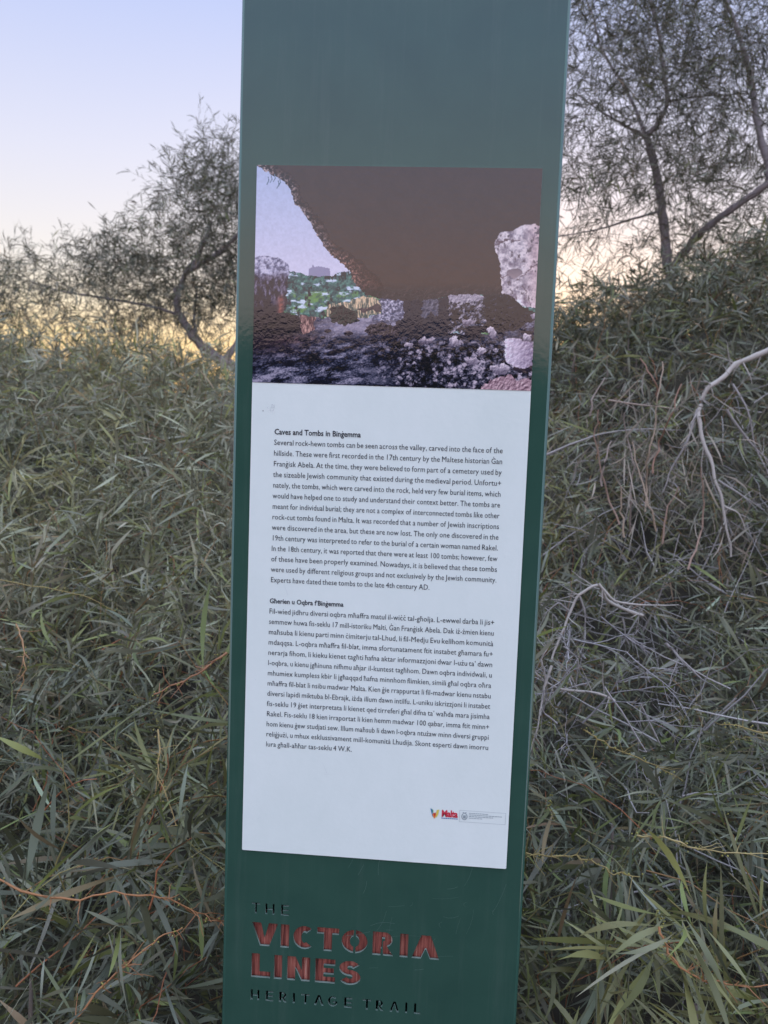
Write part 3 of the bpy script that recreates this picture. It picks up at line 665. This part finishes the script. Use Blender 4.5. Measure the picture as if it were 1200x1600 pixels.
def visible_rank(lv):
    """apparent length in the picture; negative outside the frame"""
    c = lv['base']+lv['d']*lv['L'][:, None]*.5-CAM_POS; z = c@CF; x = c@CR/z*FPX; y = c@CU/z*FPX
    ok = (z > .2) & (np.abs(x) < 600) & (np.abs(y) < 800); cr = np.linalg.norm(np.cross(lv['d'], unit(c)), axis=1)
    return np.where(ok, lv['L']/z*FPX*(.3+.7*cr), -1)
def foliage_parts(parent, inv, lv, K, colors, n_single=300, near_bias=None):
    rank = visible_rank(lv)
    if near_bias is not None: rank = np.where(rank > 0, rank*near_bias, rank)
    order = np.argsort(-rank)[:n_single]; order = order[rank[order] >= 10]
    single = np.zeros(len(rank), bool); single[order] = True
    for i in order:
        d = lv['d'][i]; wd = lv['wd'][i]; wd = wd-d*wd.dot(d); wd /= np.linalg.norm(wd); nn = np.cross(d, wd)
        if nn[2] < 0: nn = -nn; wd = -wd                # the variants sag along their own -Z
        L = lv['L'][i]; ws = lv['W'][i]/.085
        m = Matrix.Identity(4)
        for r in range(3): m[r][0], m[r][1], m[r][2], m[r][3] = d[r]*L, wd[r]*ws, nn[r]*L, lv['base'][i][r]
        o = bpy.data.objects.new('leaf', LEAF_VARIANTS[i % 16]); COL.objects.link(o); o.parent = parent
        o.matrix_parent_inverse = inv; o.matrix_basis = m
        o.color = (*colors[i], 1)
    r = ~single
    V, F = leaf_geo(lv['base'][r], lv['d'][r], lv['wd'][r], lv['L'][r], lv['W'][r], lv['curve'][r], lv['sag'][r], K)
    o = link('foliage', npmesh('foliage', V, F, True, np.repeat(colors[r], K*2, axis=0)), M_LEAF, parent, kind='stuff'); o.matrix_parent_inverse = inv
def stem_part(parent, inv, name, paths, radii, cols, sides=3, mat=None, **k):
    V, F, C = tubes(paths, radii, cols, sides)
    o = link(name, npmesh(name, V, F, True, C), mat or M_TWIG, parent, **k); o.matrix_parent_inverse = inv; return o
STEMC = np.array([(.30, .16, .06), (.24, .20, .07), (.20, .20, .09), (.34, .13, .06), (.26, .22, .12)])
def buds(P, sel, per):
    """clusters of small buds along shoots"""
    pts = []
    for i in sel:
        k = P.shape[1]
        for j in range(per):
            t = RNG.uniform(.2, .98)*(k-1); a = int(t); f_ = t-a; p = P[i, a]*(1-f_)+P[i, min(a+1, k-1)]*f_
            for q in range(3): pts.append(p+RNG.normal(0, .0035, 3))
    return np.array(pts)
def octa(pts, r):
    o = np.array([(1,0,0),(-1,0,0),(0,1,0),(0,-1,0),(0,0,1),(0,0,-1)], float); f = np.array([(0,2,4),(2,1,4),(1,3,4),(3,0,4),(2,0,5),(1,2,5),(3,1,5),(0,3,5)])
    V = pts[:, None]+o[None]*r[:, None, None]; F = f[None]+np.arange(len(pts))[:, None, None]*6
    return V.reshape(-1, 3), F.reshape(-1, 3)

# ------------------------------------------------------------------ the bank of shrubs
def hollow(x, y):                                   # the bare dusty pocket on the right with dry stems
    return np.exp(-((x-1.02)/.42)**2-((y-1.95)/.55)**2)
SHRUBS = [((-.72, .30), 'grey-green leafy shrub with long narrow leaves at bottom left of the post'),
 ((-.42, 1.50), 'grey-green shrub just behind the left edge of the post at mid height'),
 ((-1.55, 1.45), 'olive shrub with orange shoots at the left edge of the picture, mid height'),
 ((-1.15, 2.9), 'hazy grey-green shrub on the left bank halfway up to the skyline'),
 ((-2.7, 3.2), 'olive-tinged shrub low at the far left, reaching the frame edge'),
 ((-1.3, 4.7), 'dense shrub forming the left skyline beside the post, under the bent tree'),
 ((-3.3, 5.0), 'dense shrub forming the skyline at the far left'),
 ((.74, .30), 'dark green shrub with orange budding shoots at bottom right of the post'),
 ((.62, 1.60), 'shrub mixed with dead twigs right beside the right edge of the post'),
 ((1.65, 1.30), 'bright leafy shrub at the right edge of the picture below the pale dead branch'),
 ((.85, 3.5), 'dark shrub on the right skyline next to the post'),
 ((2.05, 2.9), 'tall grey-green shrub at the right edge, in front of the big tree'),
 ((1.8, 4.9), 'dark shrub at the foot of the big tree trunk'),
 ((.05, 2.6), 'shrub hidden mostly behind the green post')]
CEN = np.array([s[0] for s in SHRUBS])
def bank_points():
    out_ = []
    for y0, y1, dens, xm, xa in ((-.40, .35, 330, 1.5, .45), (.35, 1.2, 330, 2.0, .5), (1.2, 2.4, 330, 2.3, .55), (2.4, 3.8, 230, 2.6, .62), (3.8, 5.6, 320, 2.8, .68), (5.6, 7.0, 90, 3.0, .7)):
        hw = 1.15+.72*(y1+1.1)*.85 if y0 > 0 else 1.35
        n = int((y1-y0)*2*hw*dens); x = RNG.uniform(-hw, hw, n); y = RNG.uniform(y0, y1, n)
        out_.append(np.stack([x, y], -1))
    return np.concatenate(out_)
def build_bank():
    pts = bank_points(); x, y = pts.T; D = np.hypot(x-CAM_POS[0], y-CAM_POS[1])
    bad = (np.abs(x) < .36) & (y < .30); h = hollow(x, y); bad |= RNG.random(len(x)) < h*.80
    # thin the part that stays hidden behind the post
    bad |= (np.abs(x-(y*-.067)) < .15+.16*y) & (y > .5) & (RNG.random(len(x)) < .6)
    pts = pts[~bad]; x, y = pts.T; D = D[~bad]; h = h[~bad]; n = len(x)
    depth = RNG.random(n)**1.35*np.interp(D, [1, 2, 5], [.62, .70, .75])
    z = surf(x, y)-depth-.05; z = np.maximum(z, ground_z(x, y)+.05)
    org = np.stack([x, y, z], -1)
    gy = (surf(x, y+.1)-surf(x, y-.1))/.2; gx = (surf(x+.1, y)-surf(x-.1, y))/.2
    nrm = unit(np.stack([-gx, -gy, np.ones(n)], -1))
    dirs = unit(nrm*.50+unit(RNG.normal(size=(n, 3)))*1.0+np.array([0, -.12, .05]))
    length = RNG.uniform(.16, .42, n)*np.interp(D, [1, 4], [.95, 1.2]); droop = RNG.uniform(.1, .6, n)
    sc = np.interp(D, [.9, 1.6, 3, 6], [.155, .160, .150, .145])*RNG.uniform(.5, 1.3, n); wd = np.interp(D, [.9, 2, 6], [.0058, .0064, .0100])*RNG.uniform(.7, 1.2, n)
    who = np.argmin(((pts[:, None]-CEN[None])**2).sum(-1)+RNG.normal(0, .05, (n, len(CEN))), axis=1)
    for k, ((cx, cy), label) in enumerate(SHRUBS):
        s = np.nonzero(who == k)[0]
        gz = float(ground_z(np.array([cx]), np.array([cy]))[0])
        root = empty('acacia_shrub', (cx, cy, gz), label, 'shrub', 'acacia shrubs on the bank behind the post'); inv = Matrix.Translation((-cx, -cy, -gz))
        if len(s) == 0: continue
        Dm = np.median(D[s]); nl = 17 if Dm < 2 else (15 if Dm < 4 else 13)
        lv, P = sprays(org[s], dirs[s], length[s], nl, sc[s], wd[s], droop[s]); lv = keep_off_post(lv)
        patch = fbm(lv['base'][:, 0]*2.1+40, lv['base'][:, 1]*2.1+lv['base'][:, 2]*1.3, 3)
        colr = leaf_colors(len(lv['L']), .06)*np.array([1.0, .98, .90]); yel = np.clip((patch-.58)*5, 0, .8)[:, None]*RNG.random((len(lv['L']), 1))
        colr = colr*(1-yel)+np.array([.34, .31, .10])*yel
        if k in (1, 2, 3, 4, 5, 6): colr = (colr*.85+.030)*np.array([1.24, 1.22, 1.14])  # veiling glare over the left shrubs, put into paler, greyer leaf colour
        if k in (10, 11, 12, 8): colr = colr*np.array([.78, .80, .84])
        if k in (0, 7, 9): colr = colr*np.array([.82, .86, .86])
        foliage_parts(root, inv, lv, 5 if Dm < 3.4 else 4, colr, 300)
        ok = ~((np.abs(P[:, :, 0]) < .26) & (P[:, :, 1] < .16)).any(1) & ~((P[:, :, 1] < 0.02) & (np.abs(P[:, :, 0]) < .31)).any(1)
        P = P[ok]; sel = RNG.random(len(P)) < (.75 if Dm < 3 else .45)
        cs = STEMC[RNG.integers(0, len(STEMC), sel.sum())]*RNG.uniform(.7, 1.2, (sel.sum(), 1))
        rad = RNG.uniform(.0007, .0017, sel.sum())
        stem_part(root, inv, 'twigs', list(P[sel]), [np.linspace(r*1.3, r*.6, P.shape[1]) for r in rad], list(cs), 3, kind='stuff')
        if Dm < 3.0:
            bs = np.nonzero(RNG.random(len(P)) < (.22 if Dm < 2 else .12))[0]; bp = buds(P, bs, 9)
            if len(bp):
                V, F = octa(bp, RNG.uniform(.0011, .0024, len(bp))); c = np.repeat(np.array([[.30, .27, .07]])*RNG.uniform(.6, 1.2, (len(bp), 1)), 6, axis=0)
                o = link('buds', npmesh('buds', V, F, False, c), M_TWIG, root, kind='stuff'); o.matrix_parent_inverse = inv
        # woody stems rising from the root crown
        g = np.random.default_rng(100+k)
        for j in range(9):
            a = g.uniform(0, 6.28); rr = g.uniform(.15, .55); ex, ey = cx+math.cos(a)*rr, cy+math.sin(a)*rr
            if abs(ex) < .42 and ey < .35: continue
            ez = float(surf(np.array([ex]), np.array([ey]))[0])-.12; t = np.linspace(0, 1, 8)[:, None]
            p = np.array([cx, cy, gz-.03])*(1-t)+np.array([ex, ey, ez])*t+np.array([math.cos(a), math.sin(a), 0])*(.10*np.sin(t*3.14))+np.cumsum(g.normal(0, .010, (8, 3)), 0)
            if ((np.abs(p[:, 0]) < .26) & (p[:, 1] < .16)).any(): continue
            stem_part(root, inv, 'branch', [p], [np.linspace(.010, .003, 8)], [np.array([.16, .13, .11])*g.uniform(.7, 1.3)], 6, M_BARK)
    return
build_bank()

# long orange shoots that stand out near the lens, each a shoot of the near shrubs
NEAR = {o.name: o for o in bpy.data.objects if o.name.startswith('acacia_shrub')}
def root_of(lbl):
    return next(o for o in bpy.data.objects if o.get('label', '') == lbl)
def shoot(lbl, pix, r, c, ncolr=0, leaves=7):
    root = root_of(lbl); inv = Matrix.Translation(-root.location)
    p = np.array([at(a, b, Y) for a, b, Y in pix]); k = len(p)
    t = np.linspace(0, k-1, k*4-3); q = np.stack([np.interp(t, np.arange(k), p[:, i]) for i in range(3)], -1); q[1:-1] += RNG.normal(0, .0016, (len(q)-2, 3))
    r *= .85; stem_part(root, inv, 'shoot', [q], [np.linspace(r, r*.5, len(q))*RNG.uniform(.85, 1.2, len(q))], [np.array(c)], 6)
    sp_, sr_ = [], []
    for _ in range(len(q)):
        j = RNG.integers(1, len(q)); L = RNG.uniform(.006, .045); tt = np.linspace(0, 1, 5)[:, None]; d_ = unit(unit(q[j]-q[j-1])*.7+unit(RNG.normal(size=3)))
        sp_.append(q[j]+d_*tt*L+np.cumsum(RNG.normal(0, L*.06, (5, 3)), 0)*tt); sr_.append(np.linspace(r*.55, r*.25, 5))
    stem_part(root, inv, 'side_shoots', sp_, sr_, [np.array(c)*.9]*len(sp_), 4, kind='stuff')
    bp = np.array([q[RNG.integers(0, len(q))]+RNG.normal(0, .004, 3) for _ in range(26)])
    V, F = octa(bp, RNG.uniform(.001, .0022, 26)); o = link('buds', npmesh('buds', V, F, False, np.tile([.30, .27, .07], (len(V), 1))), M_TWIG, root, kind='stuff'); o.matrix_parent_inverse = inv
L0, R0_, L2, R2 = SHRUBS[0][1], SHRUBS[7][1], SHRUBS[2][1], SHRUBS[9][1]
OR = (.34, .155, .065); YG = (.30, .23, .085)
shoot(L0, [(-10, 1370, .02), (50, 1398, .0), (110, 1404, -.02), (180, 1394, -.02), (250, 1402, .0), (310, 1425, .03), (345, 1440, .06)], .0022, OR)
shoot(L0, [(110, 1600, -.12), (140, 1565, -.1), (175, 1525, -.08), (215, 1492, -.05), (250, 1468, -.03), (285, 1450, 0)], .0020, OR)
shoot(L0, [(247, 1140, .25), (250, 1180, .22), (246, 1215, .2), (262, 1245, .19), (275, 1290, .18)], .0018, (.40, .28, .12))
shoot(L0, [(-5, 905, .7), (70, 918, .7), (130, 930, .7), (180, 955, .72)], .0018, YG)
shoot(L0, [(25, 975, .45), (38, 1010, .42), (40, 1045, .4), (30, 1080, .4)], .0020, (.42, .24, .12))
shoot(L0, [(355, 1020, .35), (320, 1045, .33), (275, 1070, .32), (240, 1085, .3)], .0028, (.34, .16, .08))
shoot(R0_, [(1030, 1448, -.02), (1042, 1480, -.03), (1062, 1512, -.04), (1100, 1532, -.05), (1150, 1540, -.05), (1215, 1542, -.05)], .0022, OR)
shoot(R0_, [(912, 1140, .3), (935, 1155, .3), (975, 1175, .3), (1020, 1195, .32), (1060, 1215, .34)], .0017, YG)
shoot(R0_, [(822, 1333, .18), (860, 1338, .17), (900, 1338, .17), (930, 1348, .15), (960, 1365, .14), (1000, 1370, .13)], .0018, YG)
shoot(R0_, [(995, 1305, .12), (1040, 1308, .1), (1080, 1322, .1), (1130, 1332, .1), (1210, 1335, .1)], .0018, (.38, .30, .13))
shoot(R0_, [(1215, 1145, .3), (1170, 1140, .3), (1130, 1132, .3)], .002, YG)

# ------------------------------------------------------------------ dead wood and dry stems in the pocket on the right
def branchy(name, label, cat_, segs, group=None):
    """segs: list of (pixel path with depths, r0, r1, colour); the first is the main limb"""
    p0 = at(*segs[0][0][0]); root = empty(name, tuple(p0), label, cat_, group); inv = Matrix.Translation(tuple(-p0))
    side, sr, sc_ = [], [], []
    for pix, r0, r1, c in segs:
        r0 *= .85; r1 *= .75
        p = np.array([at(*a) for a in pix]); k = len(p); t = np.linspace(0, k-1, (k-1)*4+1)
        q = np.stack([np.interp(t, np.arange(k), p[:, i]) for i in range(3)], -1)
        q[1:-1] += RNG.normal(0, r0*.55, (len(q)-2, 3))
        for _ in range(1): q[1:-1] = (q[:-2]+2*q[1:-1]+q[2:])/4
        rk = np.linspace(r0, r1, len(q))*(1+.16*np.abs(np.sin(np.arange(len(q))*1.9+r0*900)))*RNG.uniform(.9, 1.1, len(q))
        stem_part(root, inv, 'branch', [q], [rk], [np.array(c)], 8, M_BARK)
        for _ in range(int(len(q)*.9)):
            j = RNG.integers(1, len(q)); tdir = unit(q[j]-q[j-1]); sd_ = unit(tdir*.6+unit(RNG.normal(size=3))); L = RNG.uniform(.015, .12)*(.5+r0*70); tt = np.linspace(0, 1, 6)[:, None]
            side.append(q[j]+sd_*tt*L+np.cumsum(RNG.normal(0, L*.04, (6, 3)), 0)*tt); sr.append(np.linspace(min(rk[j]*.5, .0028), .0007, 6)); sc_.append(np.array(c)*RNG.uniform(.6, 1.05))
    stem_part(root, inv, 'twigs', side, sr, sc_, 4, M_BARK, kind='stuff')
    return root
WH = (.42, .375, .34); GR = (.30, .27, .26); LB = (.36, .28, .23)
branchy('dead_branch', 'pale bare branch arching down from the right edge of the picture', 'branch',
 [([(1230, 540, 1.9), (1200, 546, 1.9), (1160, 562, 1.9), (1130, 585, 1.88), (1108, 610, 1.86), (1090, 640, 1.84), (1096, 680, 1.8), (1112, 730, 1.76), (1125, 775, 1.72), (1140, 830, 1.7), (1142, 870, 1.7)], .0125, .0038, WH),
  ([(1090, 640, 1.84), (1075, 690, 1.8), (1050, 730, 1.8), (1035, 770, 1.78)], .006, .002, GR),
  ([(1122, 750, 1.74), (1160, 775, 1.7), (1190, 795, 1.7)], .0045, .002, GR),
  ([(1130, 790, 1.72), (1155, 800, 1.7), (1165, 830, 1.7)], .004, .002, WH),
  ([(1145, 600, 1.85), (1170, 640, 1.8), (1180, 700, 1.8), (1200, 740, 1.78)], .004, .002, GR),
  ([(1135, 640, 1.9), (1170, 690, 1.9), (1200, 720, 1.9)], .006, .003, GR)])
branchy('dead_branch', 'whitish dead twig forking beside the right edge of the post', 'branch',
 [([(1005, 962, 1.0), (970, 950, 1.0), (945, 935, .98), (935, 912, .96), (905, 930, .95), (890, 955, .94), (880, 985, .92), (862, 1030, .9)], .0055, .003, WH),
  ([(935, 912, .96), (960, 940, .95), (1000, 946, .95), (1060, 945, .95)], .004, .0015, WH),
  ([(890, 955, .94), (872, 940, .92), (850, 960, .92)], .003, .0012, GR),
  ([(905, 930, .95), (915, 960, .95), (912, 1000, .95)], .0032, .0012, GR)])
branchy('dead_branch', 'tangle of whitish twigs low against the right side of the post', 'branch',
 [([(960, 1095, .55), (925, 1080, .52), (880, 1078, .5), (855, 1068, .48), (835, 1050, .46)], .0035, .002, WH),
  ([(862, 1040, .48), (850, 1075, .46), (846, 1110, .44), (838, 1145, .42)], .003, .0015, WH),
  ([(855, 1068, .48), (845, 1030, .48), (862, 1000, .5)], .003, .0012, WH),
  ([(1040, 1005, .6), (1060, 1025, .6), (1095, 1060, .58)], .004, .002, GR),
  ([(1000, 1098, .5), (1010, 1120, .5), (1030, 1160, .48)], .0025, .0012, GR),
  ([(880, 1010, .5), (905, 1030, .5), (900, 1070, .5)], .002, .001, GR)])
branchy('dead_branch', 'long thin grey branch lying across the dry pocket', 'branch',
 [([(850, 712, 1.7), (900, 690, 1.75), (950, 675, 1.8), (1000, 670, 1.85), (1060, 672, 1.9)], .0042, .0022, GR),
  ([(950, 625, 1.9), (1000, 632, 1.9), (1060, 640, 1.9)], .0042, .0022, LB)])
def dead_brush():
    c = at(885, 1045, .52); root = empty('dead_brush', tuple(c), 'fine mesh of whitish leafless twigs close to the right edge of the post', 'twigs'); inv = Matrix.Translation(tuple(-c))
    g = np.random.default_rng(8); paths = []; rad = []; colr = []
    def grow(p, d, L, r, lv):
        t = np.linspace(0, 1, 6)[:, None]; q = p+d*t*L+np.cumsum(g.normal(0, L*.035, (6, 3)), 0)*t; q[:, 0] = np.maximum(q[:, 0], .30); paths.append(q); rad.append(np.linspace(r, r*.55, 6)); colr.append(np.array([.36, .33, .335])*g.uniform(.6, 1.2))
        if lv < 3:
            for k in range(g.integers(2, 4)):
                j = g.integers(2, 6); grow(q[j], unit(d+g.normal(0, .55, 3)), L*g.uniform(.45, .8), r*.62, lv+1)
    for k in range(9):
        p = at(g.uniform(850, 960), g.uniform(960, 1150), .50+g.uniform(-.08, .12)); grow(p, unit(g.normal(size=3)+np.array([-.3, 0, .1])), g.uniform(.07, .15), .0022, 0)
    stem_part(root, inv, 'twigs', paths, rad, colr, 4, M_BARK, kind='stuff')
dead_brush()
def dry_stems():
    root = empty('dry_shrub', tuple(at(980, 960, 1.7)*np.array([1, 1, 0])), 'dry shrub of bare brownish upright stems in the pocket right of the post', 'shrub')
    inv = Matrix.Translation(tuple(-np.array(root.location)))
    cols = [(.33, .22, .17), (.36, .27, .20), (.28, .22, .19), (.30, .17, .12)]
    S = [[(935, 640), (930, 680), (938, 730), (950, 770), (968, 820)], [(1035, 565), (1027, 620), (1025, 660), (1012, 710), (1010, 760), (1008, 800)], [(975, 645), (980, 690), (992, 730), (985, 780), (985, 830)],
         [(1065, 600), (1050, 650), (1030, 690), (1020, 740)], [(1095, 730), (1100, 790), (1098, 830), (1075, 890)], [(988, 690), (1000, 745), (1015, 790), (1025, 830)], [(945, 590), (925, 625), (922, 650)], [(1000, 560), (1025, 598), (1027, 620)],
         [(1060, 760), (1045, 790), (1035, 850)], [(970, 760), (972, 800), (975, 840)], [(955, 690), (945, 720), (940, 760)]]
    g = np.random.default_rng(5)
    for i, s in enumerate(S):
        Y = 1.45+.35*g.random(); p = np.array([at(a, b, Y+.03*g.normal()) for a, b in s]); k = len(p); t = np.linspace(0, k-1, (k-1)*4+1)
        q = np.stack([np.interp(t, np.arange(k), p[:, j]) for j in range(3)], -1); q[1:-1] += g.normal(0, .003, (len(q)-2, 3))
        stem_part(root, inv, 'stem', [q], [np.linspace(.0022, .0036, len(q))], [np.array(cols[i % 4])], 5)
    # straw and dry hanging leaves
    n = 620; c0 = np.stack([RNG.normal(.93, .26, n), RNG.normal(2.05, .3, n), np.zeros(n)], -1); c0[:, 2] = RNG.normal(1.42, .16, n)-.35*(c0[:, 0]-.93)**2+.12*np.sin(c0[:, 0]*9)
    d = unit(np.stack([RNG.normal(0, .6, n)+(c0[:, 0]-.93)*.9, RNG.normal(-.1, .5, n), -np.ones(n)*RNG.uniform(.3, 1, n)], -1))
    lv = dict(base=c0, d=d, wd=RNG.normal(size=(n, 3)), L=RNG.uniform(.05, .20, n), W=RNG.uniform(.003, .007, n), curve=RNG.normal(0, .12, n), sag=np.zeros(n))
    V, F = leaf_geo(lv['base'], lv['d'], lv['wd'], lv['L'], lv['W'], lv['curve'], lv['sag'], 4)
    c = np.array([(.27, .225, .18), (.23, .21, .165), (.33, .27, .21)])[RNG.integers(0, 3, n)]*RNG.uniform(.7, 1.2, (n, 1))
    o = link('straw', npmesh('straw', V, F, True, np.repeat(c, 8, axis=0)), M_LEAF, root, kind='stuff'); o.matrix_parent_inverse = inv
dry_stems()
# scattered dead grey twigs through the right bank, one tangle that nobody could count
n = 520; org = np.stack([RNG.uniform(.35, 1.9, n), RNG.uniform(.5, 2.6, n), np.zeros(n)], -1); org[:, 2] = surf(org[:, 0], org[:, 1])-RNG.uniform(.0, .45, n)
d = unit(RNG.normal(size=(n, 3))); paths = []
for i in range(n):
    L = RNG.uniform(.12, .45); t = np.linspace(0, 1, 6)[:, None]; paths.append(org[i]+d[i]*t*L+np.cumsum(RNG.normal(0, .012, (6, 3)), 0)*t)
V, F, C = tubes(paths, [np.linspace(.0028, .001, 6)*RNG.uniform(.5, 1.3) for _ in range(n)], [np.array([.34, .31, .30])*RNG.uniform(.5, 1.3) for _ in range(n)], 4)
link('dead_twigs', npmesh('dead_twigs', V, F, True, C), M_BARK, kind='stuff', label='tangle of thin grey dead twigs caught in the shrubs right of the post', category='twigs')

# ------------------------------------------------------------------ trees against the sky
def make_tree(label, D, limbs, blobs, natt, leafL, leafW, nleaf, seed, extra_parts=True):
    """limbs: (name, pixel path, r0, r1) at depth D ; blobs: (px, py, rx, ry, weight)"""
    g = np.random.default_rng(seed); base = at(*limbs[0][1][0][:2], D); base[2] = float(ground_z(base[:1], base[1:2])[0]); root = empty('acacia_tree', tuple(base), label, 'tree', 'trees behind the bank'); inv = Matrix.Translation(tuple(-base))
    nodes = []
    for name, pix, r0, r1 in limbs:
        r0 *= .86; r1 *= .86
        p = np.array([at(q[0], q[1], D+(q[2] if len(q) > 2 else 0)) for q in pix]); k = len(p); t = np.linspace(0, k-1, (k-1)*5+1)
        q = np.stack([np.interp(t, np.arange(k), p[:, i]) for i in range(3)], -1)
        for _ in range(2): q[1:-1] = (q[:-2]+2*q[1:-1]+q[2:])/4
        q[1:-1] += g.normal(0, r0*.12, (len(q)-2, 3))
        stem_part(root, inv, name, [q], [np.linspace(r0, r1, len(q))*(1+.08*np.sin(t*7))], [np.array((.30, .26, .265))*g.uniform(.85, 1.15)], 9, M_BARK)
        nodes.append(q)
    nodes = np.concatenate(nodes); par_r = np.full(len(nodes), .02)
    w = np.array([b[4]*b[2]*b[3] for b in blobs], float); w /= w.sum(); ch = g.choice(len(blobs), natt, p=w); A = []
    for i in ch:
        bx, by, rx, ry, _ = blobs[i]
        while True:
            v = g.uniform(-1, 1, 3)
            if v.dot(v) < 1: break
        v = v*(.55+.45*g.random()) if g.random() < .3 else v
        z = v[1]*rx/FPX*(D+1.14)*1.0; A.append(at(bx+v[0]*rx, by-v[2]*ry, D+z))
    A = np.array(A); order = np.argsort(np.min(np.linalg.norm(A[:, None]-nodes[None, ::3], axis=2), axis=1)); A = A[order]
    cap = len(nodes)+natt*5; N = np.zeros((cap, 3)); N[:len(nodes)] = nodes; c = len(nodes); tips = []; paths = []; rads = []; ends = []
    lvl = np.zeros(cap)
    for a in A:
        dd = ((N[:c]-a)**2).sum(1)*(1+.02*lvl[:c]); j = int(np.argmin(dd)); p0 = N[j]; L = np.linalg.norm(a-p0)
        if L < .04: continue
        t = np.linspace(0, 1, 5)[:, None]; side = g.normal(size=3)*L*.13
        q = p0*(1-t)+a*t+side*np.sin(t*math.pi)+g.normal(0, L*.025, (5, 3))*np.sin(t*math.pi); q[0] = p0
        paths.append(q); r = max(.0026, .011*min(1, L/.8)*.8/(1+.35*lvl[j])); rads.append(np.linspace(r, max(.0018, r*.45), 5))
        N[c:c+4] = q[1:]; lvl[c:c+4] = lvl[j]+1; c += 4; ends.append(a); tips.append(unit(q[4]-q[2]))
    big = [i for i in range(len(paths)) if rads[i][0] > .0065][:60]
    for i in big: stem_part(root, inv, 'branch', [paths[i]], [rads[i]], [np.array((.15, .13, .135))], 6, M_BARK)
    rest = [i for i in range(len(paths)) if i not in set(big)]
    stem_part(root, inv, 'twigs', [paths[i] for i in rest], [rads[i] for i in rest], [np.array((.11, .10, .09))]*len(rest), 3, kind='stuff')
    ends = np.array(ends); tips = np.array(tips); rep = 2; E2 = np.repeat(ends, rep, axis=0)+g.normal(0, .02, (len(ends)*rep, 3)); T2 = unit(np.repeat(tips, rep, axis=0)*.7+g.normal(0, .6, (len(ends)*rep, 3)))
    n = len(E2)
    lv, P = sprays(E2, T2, g.uniform(.15, .38, n), nleaf, np.full(n, leafL), np.full(n, leafW), g.uniform(-.1, .4, n), (15, 60))
    col = leaf_colors(len(lv['L']))*.68
    foliage_parts(root, inv, lv, 4, col, 300)
    stem_part(root, inv, 'shoots', list(P), [np.linspace(.0020, .0011, 6)]*n, [np.array((.13, .115, .08))]*n, 3, kind='stuff')
make_tree('low spreading tree with a bent grey trunk against the sunset sky left of the post', 7.0,
 [('trunk', [(470, 760), (440, 640), (395, 590), (350, 566), (318, 543), (296, 518), (280, 492), (276, 462), (292, 425), (315, 390), (330, 345)], .085, .02),
  ('limb', [(280, 492), (235, 478), (190, 470, .1), (140, 462, .2), (95, 455, .3), (50, 440, .4)], .019, .008),
  ('limb', [(292, 425), (335, 400), (370, 370), (395, 330, -.2), (405, 290, -.2)], .035, .012),
  ('limb', [(305, 520), (303, 490, .3), (308, 460, .3), (300, 430, .5)], .02, .009),
  ('limb', [(350, 566), (380, 520, .2), (420, 470, .3), (440, 420, .4)], .045, .015)],
 [(330, 345, 112, 112, 1.0), (300, 430, 105, 75, .8), (225, 440, 110, 85, .55), (105, 455, 125, 72, .50), (10, 450, 95, 72, .55), (-70, 455, 95, 70, .5), (190, 400, 60, 70, .35), (430, 400, 130, 150, .7), (240, 500, 150, 50, .5), (342, 262, 62, 62, .8), (170, 405, 95, 62, .45)],
 1450, .125, .0080, 8, 21)
make_tree('tall open-crowned tree with several grey trunks on the right of the post', 5.2,
 [('trunk', [(1075, 760), (1070, 640), (1062, 560), (1055, 500), (1046, 430), (1040, 380), (1034, 320), (1024, 262), (1010, 215)], .060, .032),
  ('limb', [(1010, 215), (1030, 190), (1045, 158), (1035, 100), (1030, 50), (1010, -20), (1000, -90)], .024, .010),
  ('limb', [(1010, 215), (975, 195), (945, 178, .1), (905, 150, .2)], .016, .007),
  ('limb', [(1045, 430), (1062, 402), (1085, 372, -.1), (1110, 350, -.2), (1150, 322, -.3), (1195, 290, -.4), (1270, 245, -.5)], .036, .026),
  ('limb', [(1205, 284, -.4), (1196, 240, -.3), (1182, 190, -.2), (1176, 140), (1166, 90), (1148, 35), (1120, -30), (1100, -100)], .034, .014),
  ('limb', [(1045, 158), (1080, 152, .2), (1130, 148, .3), (1175, 146, .4)], .012, .007),
  ('limb', [(1010, 215), (985, 150, .3), (940, 80, .4), (925, 20, .5), (900, -40, .6)], .018, .008),
  ('limb', [(1030, 330), (980, 345, .4), (930, 360, .6), (870, 370, .8)], .013, .006)],
 [(980, 90, 150, 150, 1.0), (960, 270, 130, 110, .9), (1110, 60, 150, 150, 1.0), (1100, 240, 140, 120, .95), (1120, 400, 120, 60, .9), (940, 390, 90, 50, .45), (990, 460, 120, 40, .8), (1240, 200, 150, 220, .8), (800, 150, 120, 200, .4), (1050, -120, 260, 120, .6), (1150, 480, 110, 50, .7)],
 1850, .12, .0066, 7, 33)
